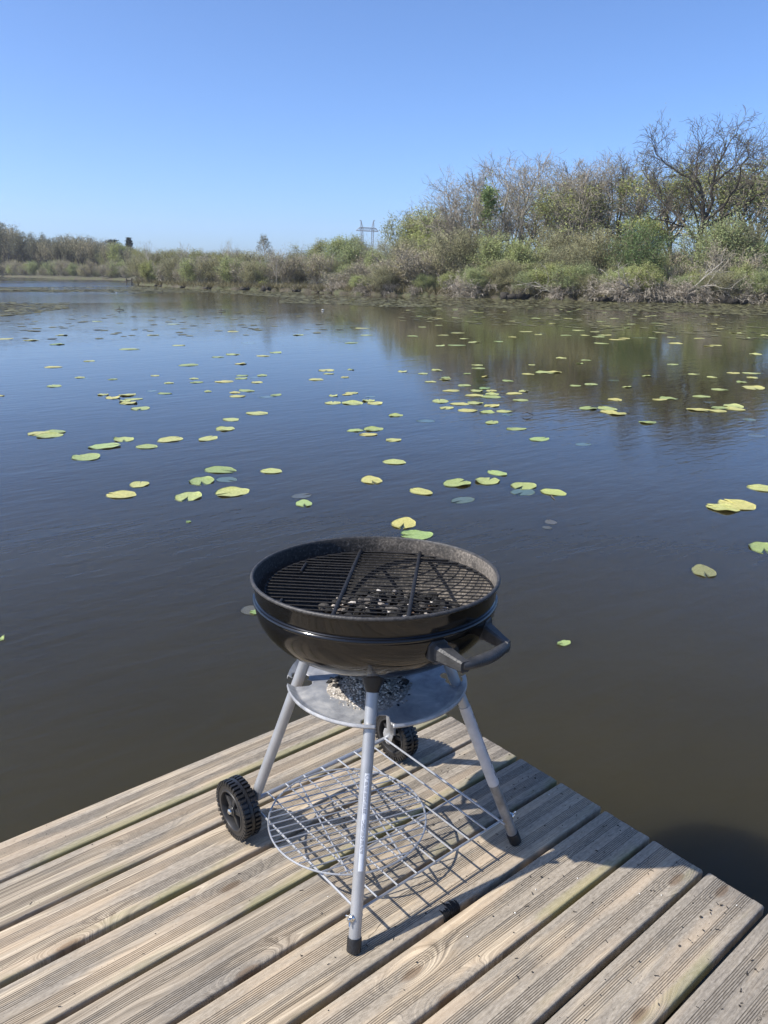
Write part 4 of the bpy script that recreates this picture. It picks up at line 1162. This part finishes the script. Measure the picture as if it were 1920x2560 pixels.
GRNT = tree_proto('leafy_tree', 'tree', 31, 10, BUSHY, .2, BARKG, L_OLV, 13000, .2, .42, .6, stems=2)
GRNB = tree_proto('leafy_tree', 'tree', 37, 10, BUSHY, .2, BARKG, L_YEL, 12000, .2, .42, .6, stems=2)
WIL_A = tree_proto('willow_shrub', 'shrub', 41, 5.5, WILLOW, .075, TWIG, L_WIL, 17000, .13, .22, .42, stems=7, tilt=.34, parts=('stems', 'foliage'))
WIL_B = tree_proto('willow_shrub', 'shrub', 43, 5.0, WILLOW, .07, TWIG, L_YEL, 17000, .13, .22, .42, stems=8, tilt=.38, parts=('stems', 'foliage'))
WIL_C = tree_proto('willow_shrub', 'shrub', 47, 5.5, WILLOW, .07, TWIG, L_TAN, 19000, .10, .24, .42, stems=7, tilt=.36, parts=('stems', 'foliage'))
WIL_D = tree_proto('willow_shrub', 'shrub', 53, 6.0, WILLOW, .08, TWIG, L_GRN, 18000, .13, .24, .45, stems=7, tilt=.30, parts=('stems', 'foliage'))
GREY_A = tree_proto('bare_shrub', 'shrub', 59, 4.5, WILLOW, .055, BARKG, L_BRN, 3000, .15, .25, .4, stems=9, tilt=.4, parts=('stems', 'buds'))
GREY_B = tree_proto('bare_shrub', 'shrub', 61, 4.5, BUSHY, .06, DEADW, L_TAN, 2400, .16, .25, .4, stems=8, tilt=.36, parts=('stems', 'buds'))
DEAD_A = tree_proto('dead_brush', 'dead shrub', 67, 2.6, BRUSH, .06, DEADW, None, 0, 0, 0, stems=17, tilt=.75, parts=('branches', ''))
DEAD_B = tree_proto('dead_brush', 'dead shrub', 71, 2.4, BRUSH, .055, BARKG, None, 0, 0, 0, stems=13, tilt=.85, parts=('branches', ''))
POLE_A = tree_proto('thin_tree', 'tree', 73, 10, POLE, .13, BARKP, L_BRN, 700, .2, .25, .5)
POLE_B = tree_proto('thin_tree', 'tree', 79, 10, POLE, .12, BARKG, L_FAR, 900, .22, .3, .5, stems=2, tilt=.1)
FAR_A = tree_proto('wood_tree', 'tree', 83, 16, FARP, .26, BARKD, L_FAR, 1700, .55, .6, .6)
FAR_B = tree_proto('wood_tree', 'tree', 89, 16, FARP, .28, BARKD, L_FAR, 1900, .55, .55, .6)
FAR_C = tree_proto('wood_tree', 'tree', 97, 15, FARP, .22, BARKD, L_BRN, 1300, .55, .6, .6, stems=2, tilt=.12)

# right bank, tall trees at the back: (proto, px, extra depth behind the shore, top y, width, words)
TALL = [
 (OAK_A, 1738, 13, 326, .90, -.697, 'tallest bare dark oak on the right bank with crooked spreading branches'),
 (OAK_B, 1838, 15, 385, 1.3, 2.2, 'half-leafed oak just right of the tallest bare oak'),
 (OAK_C, 1610, 16, 392, 1.15, 1.2, 'straight-trunked bare oak just left of the tallest oak'),
 (OAK_A, 1535, 19, 425, .75, 3.4, 'leaning bare oak between the tallest oak and the green-topped tree'),
 (OAK_B, 1452, 15, 418, .95, 4.5, 'thin green-topped tree left of the leaning bare oak'),
 (OAK_C, 1405, 14, 462, 1.2, 5.2, 'sparse tree with yellow-green leaves beside the fan-shaped bare trees'),
 (FAN, 1312, 14, 430, 1.25, -.75, 'broad fan-shaped bare tree on the right bank'),
 (FAN, 1238, 17, 452, 1.05, 2.2, 'narrower fan-shaped bare tree left of the broad one'),
 (ASH_B, 1178, 10, 462, .85, 2.4, 'bare tree with a bright green leafy limb at its left side'),
 (OAK_C, 1915, 17, 440, 1.2, 2.9, 'leafing tree at the right edge of the picture behind willows'),
 (OAK_B, 1990, 13, 430, 1.5, 1.0, 'oak reaching in over the right edge of the picture'),
 (GRNT, 1012, 30, 552, .85, .3, 'dome of olive leaves at the left foot of the leafy rise'),
 (GRNT, 1050, 33, 537, 1.0, 1.3, 'tall olive-leaved tree on top of the leafy rise'),
 (GRNB, 1095, 26, 542, 1.1, 2.0, 'bright yellow-green tree below the bare tree with the green limb'),
 (GRNB, 1140, 21, 575, 1.0, 3.0, 'lower yellow-green tree in front of the leafy rise'),
 (GRNT, 800, 34, 608, 1.15, 4.0, 'rounded olive tree left of the pylon'),
 (GRNB, 850, 32, 602, 1.1, 5.0, 'yellowish tree left of the pylon and right of the rounded olive one'),
 (GRNT, 896, 36, 600, 1.0, .8, 'olive tree directly below the pylon arm'),
 (OAK_C, 1790, 20, 372, 1.2, 1.9, 'bare branching tree behind and between the tallest oak and the half-leafed one'),
 (OAK_B, 1668, 19, 410, .8, 3.9, 'budding tree filling the gap left of the tallest oak'),
 (FAN, 1392, 18, 450, 1.1, 1.0, 'bare many-limbed tree right of the broad fan-shaped one'),
 (FAN, 1500, 20, 440, 1.1, 3.4, 'grey bare tree behind the thin green-topped tree'),
 (ASH_A, 1205, 12, 468, 1.1, 4.1, 'bare tree with faint olive buds left of the fan-shaped trees'),
 (OAK_B, 1880, 21, 400, .85, .2, 'budding oak behind the half-leafed oak near the right edge'),
 (POLE_B, 925, 26, 592, .9, 1.4, 'thin pale tree rising in front of the pylon legs'),
 (POLE_B, 962, 24, 592, .9, 2.4, 'thin tree right of the pylon'),
]
for pr_, px, ex, yt, wd, rz, lab in TALL: at_spot(pr_, px, depth(px) + ex, yt - 4, wd * 1.15, rz, lab)
# willows and other shrubs on the right bank
SHRUB = [
 (WIL_D, 1585, 6, 548, .80, 'dense dark-green willow in front of the leaning bare oak'),
 (WIL_A, 1782, 7, 552, .85, 'grey-green willow in front of the tallest oak trunk'),
 (WIL_C, 1850, 8, 565, .8, 'dull tan-green willow below the half-leafed oak'),
 (WIL_B, 1742, 3, 648, 1.25, 'low bright yellow-green willow at the water below the tallest oak'),
 (WIL_B, 1856, 2.5, 650, 1.15, 'round yellow-green willow hanging over the water near the right edge'),
 (WIL_B, 1657, 2, 700, 1.35, 'smallest yellow-green willow bush beside the pale fallen branches'),
 (WIL_B, 1925, 2, 690, 1.3, 'bright willow bush cut by the right edge of the picture'),
 (WIL_C, 1490, 6, 580, .85, 'tan budding willow left of the dense dark-green willow'),
 (WIL_A, 1560, 3, 645, 1.2, 'spreading pale willow under the dense dark-green willow'),
 (WIL_D, 1905, 7, 605, .9, 'darker green shrub at the right edge behind the bright bush'),
 (WIL_A, 1452, 3.5, 650, 1.2, 'low grey-green willow between tan shrubs'),
 (WIL_A, 1295, 6, 572, 1.0, 'large green-grey willow under the broad fan-shaped bare tree'),
 (WIL_A, 1233, 6, 590, .95, 'green-grey willow left of the large one under the fan-shaped trees'),
 (WIL_C, 1145, 5, 588, .95, 'pale tan willow below the yellow-green tree'),
 (WIL_A, 1352, 3.5, 642, 1.1, 'pale green willow right of the thin yellowish shrub at the water'),
 (WIL_C, 1268, 1.5, 668, 1.1, 'thin yellowish shrub growing straight from the water edge'),
 (WIL_A, 1172, 3, 645, 1.05, 'grey-green shrub below the pale tan willow'),
 (WIL_C, 1420, 5, 630, 1.05, 'brown-green shrub left of the tan budding willow'),
 (GREY_A, 1035, 4, 622, 1.25, 'grey leafless thicket in front of the leafy rise'),
 (GREY_B, 975, 4, 628, 1.2, 'pale grey leafless thicket left of the leafy rise'),
 (GREY_A, 1082, 3.5, 618, 1.1, 'grey upright thicket beside the pale tan willow'),
 (GREY_A, 905, 5, 655, 1.4, 'wide grey thicket at the water below the pylon'),
 (GREY_B, 845, 3, 690, 1.6, 'low pale brush pile-like thicket left of the wide grey one'),
 (GREY_B, 1690, 6, 640, 1.0, 'bare grey shrub between the yellow-green willows'),
 (GREY_A, 1805, 4, 630, 1.0, 'bare twiggy shrub between the two round yellow-green willows'),
 (WIL_C, 1385, 9, 585, .9, 'tall tan-green shrub below the sparse yellow-green tree'),
 (WIL_C, 1010, 12, 590, .9, 'tan shrub rising behind the grey leafless thickets'),
 (WIL_A, 945, 12, 600, .9, 'grey-green shrub right of the pylon base'),
 (WIL_A, 870, 14, 618, 1.0, 'grey-green shrub left of the pylon base'),
 (WIL_C, 740, 10, 622, .85, 'tan shrub right of the feathery lone tree'),
 (GREY_B, 790, 9, 632, 1.0, 'grey shrub left of the low pale thicket'),
 (GREY_A, 700, 6, 628, .95, 'dark multi-stemmed shrub right of the pale leaning trunk'),
 (WIL_A, 660, 8, 628, .8, 'grey-green shrub behind the pale slender trunk'),
 (WIL_B, 655, 2, 700, 1.4, 'low yellowish tussock willow on the bank left of the pale slender trunk'),
]
for pr_, px, ex, yt, wd, lab in SHRUB: at_spot(pr_, px, depth(px) + ex, yt + 8 + trnd.uniform(-26, 26), wd * trnd.uniform(.95, 1.15), None, lab)
for i in range(40):   # the thicket behind, only its tops showing between the nearer shrubs
    px = 700 + i * 31 + trnd.uniform(-10, 10)
    at_spot((WIL_A, GREY_A, WIL_C, GRNT, GREY_B)[i % 5], px, depth(px) + trnd.uniform(9, 17), trnd.uniform(628, 665) - (10 if px > 1200 else 0), 1.1, None, 'olive and grey thicket shrub showing between the nearer shrubs of the right bank', 'thicket shrubs behind the right bank')
for i, px in enumerate([900, 960, 1065, 1120, 1195, 1240, 1330, 1390, 1440, 1478, 1540, 1610, 1720, 1795, 1890]):
    at_spot((WIL_A, WIL_C, WIL_A, WIL_B)[i % 4], px + trnd.uniform(-8, 8), depth(px) + trnd.uniform(.5, 1.6), trnd.uniform(662, 690), trnd.uniform(1.3, 1.7), None, 'low pale green willow leaning out to the water among the dead brush', 'low willows at the waterline')
for i, px in enumerate([735, 785, 850, 920, 985, 1060, 1140, 1215, 1300, 1375, 1430, 1490, 1560, 1630, 1702, 1770, 1850, 1910]):
    at_spot((DEAD_A, DEAD_B)[i % 2], px + trnd.uniform(-10, 10), depth(px) + trnd.uniform(.4, 1.4), trnd.uniform(680, 716) + (12 if px < 900 else 0), trnd.uniform(.9, 1.4), None,
            'tangled grey dead brush drooping to the waterline along the right bank', 'dead brush along the waterline', base=.1)
# wooded point in the middle distance
PTL = 'thin bare tree with pale trunk among others on the wooded point'
for i, (px, ex, yt, pr_, lab) in enumerate([
 (375, 6, 600, POLE_A, 'first tall thin tree near the tip of the wooded point'),
 (405, 12, 622, POLE_B, None), (440, 10, 628, POLE_B, None), (465, 8, 606, POLE_A, 'tall thin tree with ragged top in the middle of the wooded point'),
 (495, 14, 622, POLE_B, None), (520, 9, 628, POLE_A, None), (566, 7, 598, POLE_A, 'tallest thin pale-trunked tree on the wooded point'),
 (582, 10, 612, POLE_B, None), (615, 12, 630, POLE_B, None), (690, 4, 620, POLE_A, 'pale slender trunk standing by the water right of the feathery lone tree'),
 (720, 9, 612, POLE_B, 'thin leaning tree right of the pale slender trunk'), (760, 14, 608, POLE_B, 'thin tree left of the rounded olive tree'), (345, 9, 632, POLE_B, None), (635, 16, 628, POLE_B, None), (542, 16, 632, POLE_B, None), (420, 16, 625, POLE_A, None)]):
    at_spot(pr_, px, depth(px) + ex, yt, .95 if lab else 1.1, None, lab or PTL, None if lab else 'thin bare trees on the wooded point')
PTS = 'low olive shrub in the row along the wooded point'
for i, px in enumerate([345, 362, 385, 408, 432, 455, 480, 505, 530, 556, 580, 605, 628]):
    at_spot((WIL_C, GREY_A, WIL_A, GREY_B)[i % 4], px, depth(px) + trnd.uniform(2, 5), trnd.uniform(640, 668), .95, None, PTS, 'shrubs on the wooded point')
for i, px in enumerate([352, 378, 402, 428, 452, 478, 503, 528, 552, 578, 604, 632]):
    at_spot((GRNT, WIL_C)[i % 2], px, depth(px) + trnd.uniform(10, 18), trnd.uniform(622, 640), 1.2, None, 'hazy olive tree in the row behind the wooded point shrubs', 'background trees of the wooded point')
at_spot(WIL_B, 372, depth(372) + 1.5, 655, .8, None, 'bright yellow-green shrub at the tip of the wooded point')
# feathery lone tree
rp = random.Random(5); lone = tag(empty('lone_tree', (0, 0, 0)), 'lone feathery pale tree with an open round crown above the wooded point', 'tree')
m = MB(); tips = []
pts, rad, de = limb(m, rp, (0, 0, -.3), Vector((0, 0, 1)), 9.2, .11, 10, .03, .05, 6)
for q in range(24):
    t = .62 + .38 * q / 24; f = t * (len(pts) - 1); j = min(int(f), len(pts) - 2); p0 = pts[j].lerp(pts[j + 1], f - j); a = q * 2.4
    el = .25 + 1.0 * (t - .62) / .38
    grow(m, rp, p0, Vector((math.cos(a), math.sin(a), el)), 1.75 - 1.0 * (t - .62) / .38, .035, 0, [(6, 1, .5, .1, .06, .2), (3, .4, .6, .2, .05, .3), (0, .5, .6, .2, .05, .2)], tips)
m.build('trunk', BARKP, lone, False, 0); l = MB(); leaves(l, rp, tips, 1500, .2, .14, .4); l.build('crown', L_FAR, lone, False, 0)
lone['h'] = max(v[2] for v in m.v); at_spot(lone, 666, depth(666) + 9, 585, .85, 0)

# far wood beyond the left arm of the pond
FW = 'tall slender tree in the far wood on the left shore'
for i in range(84):
    px = -30 + i * 4.4 + trnd.uniform(-3, 3)
    yt = 563 + 30 * min(1, max(0, px) / 70) if px < 70 else 592 + (6 if px < 200 else (px - 200) * .22 + 6)
    yt += trnd.uniform(-9, 16)
    D = (224 - px * .26 if px < 150 else 185 - (px - 150) * .17) + trnd.uniform(8, 40)
    at_spot((FAR_A, FAR_B, FAR_C)[i % 3], px, D, yt - 4, trnd.uniform(1.0, 1.3), None, FW, 'trees of the far wood')
for i in range(26):
    px = -10 + i * 13.4 + trnd.uniform(-4, 4); D = (224 - px * .26 if px < 150 else 185 - (px - 150) * .17) + trnd.uniform(.5, 4)
    at_spot((GREY_B, WIL_C, GREY_A, WIL_A)[i % 4], px, D, trnd.uniform(650, 677), 1.2, None, 'low shrub at the foot of the far wood on the left shore', 'shrubs at the foot of the far wood')
for i in range(30):
    px = -20 + i * 12.5 + trnd.uniform(-5, 5); D = (224 - px * .26 if px < 150 else 185 - (px - 150) * .17) + trnd.uniform(36, 60)
    at_spot((GRNT, GREY_A, WIL_C)[i % 3], px, D, trnd.uniform(612, 636), 1.5, None, 'dull understorey tree filling the shade inside the far wood', 'understorey of the far wood')
at_spot(GRNB, 66, 214, 660, .9, None, 'bright green bush at the water in front of the far wood')
at_spot(GRNB, 300, 172, 612, 1.0, None, 'rounded yellow-green tree below the dark conifers')
at_spot(GRNT, 272, 180, 628, 1.0, None, 'rounded dull green tree left of the yellow-green one below the conifers')
at_spot(GRNT, 330, 176, 630, .9, None, 'dull green tree behind the tip of the wooded point')
def conifer(name, lab, px, D, yt, kind):
    rp = random.Random(px); root = tag(empty(name, (0, 0, 0)), lab, 'conifer'); m = MB(); l = MB(); tips = []
    H = 16
    m.tube([(0, 0, -.3), (0, 0, H * .96)], [.28, .05], 7)
    for q in range(150):
        t = rp.uniform(.12, 1) if kind == 'spruce' else rp.uniform(.5, 1)
        z = H * t; a = rp.uniform(0, 6.28)
        R_ = (1 - t) * 3.4 + .15 if kind == 'spruce' else 4.2 * math.sqrt(max(0, 1 - ((t - .74) / .27) ** 2)) + .2
        R_ *= rp.uniform(.6, 1.1)
        d = Vector((math.cos(a), math.sin(a), -.25 if kind == 'spruce' else .25))
        e = Vector((0, 0, z)) + d * R_
        m.tube([(0, 0, z), e], [.05, .02], 3, cap=False)
        for s in range(5): tips.append((Vector((0, 0, z)).lerp(e, .3 + .16 * s), d))
    leaves(l, rp, tips, 3200, .5, .22, .5, .2)
    m.build('trunk', BARKD, root, False, 0); l.build('crown', L_DRK, root, False, 0); root['h'] = H
    at_spot(root, px, D, yt, 2.0 if kind == 'spruce' else 1.2, 0)
conifer('spruce_tree', 'dark pointed spruce rising above the trees on the left shore', 328, 215, 595, 'spruce')
conifer('pine_tree', 'dark round-topped pine left of the pointed spruce', 287, 215, 601, 'pine')

# bank-side bits: mud hummocks, pale fallen limbs, dry reed litter
MUD = simple('wet_mud', (.022, .018, .012), .85, var=.5, scale=6, bump=.05, bscale=6)
SEDGE = leaf_mat('sedge_blade', (.09, .08, .04), (.17, .15, .08), (.27, .25, .14))
def hummock(px, ex, r, lab=None):
    p = far_at(px, depth(px) + ex); rp = random.Random(int(px)); root = tag(empty('mud_hummock', (p.x, p.y, ZW)), lab or 'dark muddy hummock at the water edge of the wooded point', 'hummock', None if lab else 'hummocks along the bank')
    m = MB()
    for q in range(9): m.lump((p.x + rp.gauss(0, r * .45), p.y + rp.gauss(0, r * .45), ZW + r * .22), r * rp.uniform(.5, .9), rp, 0, .75)
    m.build('mound', MUD, root, True, 0)
    g = MB()
    for q in range(160):
        b = Vector((p.x + rp.gauss(0, r * .5), p.y + rp.gauss(0, r * .5), ZW + r * .45)); d = Vector((rp.gauss(0, .5), rp.gauss(0, .5), 1)).normalized(); L = rp.uniform(.3, .7)
        sd_ = d.cross(rvec(rp)).normalized() * .02
        g.add([b - sd_, b + sd_, b + d * L], [(0, 1, 2)])
    g.build('sedge', SEDGE, root, False, 0)
for px in (346, 392, 402, 458, 521, 612, 668, 676, 745, 803): hummock(px, trnd.uniform(-.3, .3), trnd.uniform(.25, .62))
hummock(1300, -.3, .9, 'black muddy hummock at the water below the broad fan-shaped bare tree')
hummock(1515, -.2, .7, 'dark muddy root mass at the water below the tan budding willow')
hummock(1835, -.1, .8, 'dark muddy bank edge under the round yellow-green willow near the right edge')
def fallen(px, ex, L, lab, seed):
    p = far_at(px, depth(px) + ex); rp = random.Random(seed); m = MB(); tips = []
    for q in range(3):
        grow(m, rp, Vector((p.x + rp.uniform(-.4, .4), p.y + rp.uniform(-.4, .4), ZW + rp.uniform(.1, .5))), RIGHT * rp.choice((-1, 1)) + Vector((0, 0, rp.uniform(.1, .9))) + rvec(rp) * .3, L * rp.uniform(.6, 1), .075, 0, [(5, 1, .7, .3, -.03, .2), (3, .5, .7, .3, -.03, .2), (0, .5, .6, .3, -.03, .2)], tips)
    tag(m.build('fallen_branch', BARKP, None, True, 0, loc=(p.x, p.y, ZW)), lab, 'branch')
fallen(1690, .2, 3.2, 'pale bleached fallen branches forking out of the water by the small willow bush', 4)
fallen(1590, .6, 2.4, 'pale arched dead stems left of the small willow bush', 9)
fallen(1405, .7, 2.2, 'bleached bent dead branches on the bank below the brown-green shrub', 14)
fallen(1800, .5, 2.0, 'short pale dead limb between the two yellow-green willows at the water', 19)
rp = random.Random(8); g = MB()
for q in range(16000):
    px = rp.uniform(325, 1960); p = far_at(px, depth(px) + abs(rp.gauss(0, 2.2)) + .05)
    b = Vector((p.x, p.y, ZW + rp.uniform(.05, .4))); d = Vector((rp.gauss(0, .6), rp.gauss(0, .6), 1)).normalized(); L = rp.uniform(.25, .9)
    s_ = d.cross(rvec(rp)).normalized() * .022
    g.add([b - s_, b + s_, b + d * L], [(0, 1, 2)])
tag(g.build('undergrowth', SEDGE, None, False, 0), 'dry reeds and grass covering the edge of the right bank', 'undergrowth', kind='stuff')
# low rail on two stakes off the point
p = far_at(314, 118); q = far_at(327, 118); m = MB()
rail = tag(empty('stake_fence', (p.x, p.y, ZW)), 'little dark rail on two stakes in the water left of the wooded point', 'fence')
for c in (p, q): m = MB(); m.tube([(c.x, c.y, ZW - .5), (c.x, c.y, ZW + .75)], .09, 7); m.build('stake', BARKD, rail)
m = MB(); m.bar((p.x, p.y, ZW + .45), (q.x, q.y, ZW + .5), .07, 6); m.build('rail', BARKD, rail)

# pylon far behind the trees
p, zt = far_at(918, 820, 551)
PY = tag(empty('power_pylon', (p.x, p.y, 0)), 'grey lattice power pylon with two horned tops standing far behind the trees', 'pylon')
PM = simple('pylon_steel', (.16, .175, .20), .6, .3, var=.05)
rv = Vector((RIGHT.x, RIGHT.y, 0)).normalized(); fv = Vector((-rv.y, rv.x, 0)); base = Vector((p.x, p.y, 0))
def pp(u, h, f=0): return base + rv * u + fv * f + Vector((0, 0, h))
T = zt; A = T - 6.5; B_ = T - 9.5
m = MB()
for sg in (-1, 1):
    x = sg * 5.5
    for a_, b_ in (((x - 1, A), (x * .9 - 1, T * .55)), ((x + 1, A), (x * .9 + 1, T * .55))): m.bar(pp(a_[0], a_[1]), pp(b_[0], b_[1]), 0.34, 5)
    for k_ in range(8):
        h0 = A - k_ * (A - T * .55) / 8; h1 = A - (k_ + 1) * (A - T * .55) / 8
        m.bar(pp(x * (1 - .0125 * k_) + (-1 if k_ % 2 else 1), h0), pp(x * (1 - .0125 * (k_ + 1)) + (1 if k_ % 2 else -1), h1), 0.23, 5)
    m.bar(pp(x * .9 - 1, T * .55), pp(sg * 1.5, T * .42), 0.34, 5); m.bar(pp(x * .9 + 1, T * .55), pp(sg * 1.5, T * .42), 0.34, 5)
m.build('leg_frame', PM, PY)
m = MB()
for sx in (-1, 1):
    for sy in (-1, 1): m.bar(pp(sx * 1.5, T * .42, sy * 1.5), pp(sx * 4, -1, sy * 4), 0.42, 5)
for k_ in range(6):
    h0 = T * .42 * (1 - k_ / 6); h1 = T * .42 * (1 - (k_ + 1) / 6); w0 = 1.5 + 2.5 * k_ / 6; w1 = 1.5 + 2.5 * (k_ + 1) / 6
    for sy in (-1, 1): m.bar(pp(-w0, h0, sy * w0), pp(w1, h1, sy * w1), 0.25, 5); m.bar(pp(w0, h0, sy * w0), pp(-w1, h1, sy * w1), 0.25, 5)
m.build('tower', PM, PY)
m = MB()
m.bar(pp(-11, B_), pp(11, B_ - .8), 0.46, 5); m.bar(pp(-7.5, A), pp(8, A - .8), 0.46, 5); m.bar(pp(-11, B_), pp(-7.5, A), 0.38, 5); m.bar(pp(11, B_ - .8), pp(8, A - .8), 0.38, 5)
for k_ in range(10): u = -8.5 + k_ * 1.8; m.bar(pp(u, B_ - .2), pp(u + .9, A - .4), 0.21, 5); m.bar(pp(u + .9, A - .4), pp(u + 1.8, B_ - .3), 0.21, 5)
m.build('cross_arm', PM, PY)
for sg in (-1, 1):
    m = MB(); m.bar(pp(sg * 5.5 - .9, A), pp(sg * 6.3, T), 0.38, 5); m.bar(pp(sg * 5.5 + .9, A), pp(sg * 6.3, T), 0.38, 5); m.bar(pp(sg * 6.3, T), pp(sg * 7.6, T - .2), 0.42, 5); m.bar(pp(sg * 5.2, A + 2.2), pp(sg * 6.4, A + 2.4), 0.29, 5)
    m.build('horn', PM, PY)
for o in list(bpy.data.objects):
    for kx in ('h', 'used'):
        if kx in o: del o[kx]

# the air over the pond: thin spring haze round everything
ZT = 75
m = MB(); m.box((0, 0, (ZT - 4) / 2 - 2), (1150, 1150, (ZT + 4) / 2 - 0))
hz = NT('thin_haze'); hz.t.nodes.remove(hz.bsdf); pv = hz.n('ShaderNodeVolumePrincipled'); pv.inputs['Color'].default_value = (.86, .92, 1, 1); pv.inputs['Density'].default_value = .0003; pv.inputs['Anisotropy'].default_value = .2
hz.t.links.new(pv.outputs[0], hz.out.inputs['Volume'])
tag(m.build('haze', hz.mat, None, False, 0), kind='stuff')
sc.cycles.volume_bounces = 0
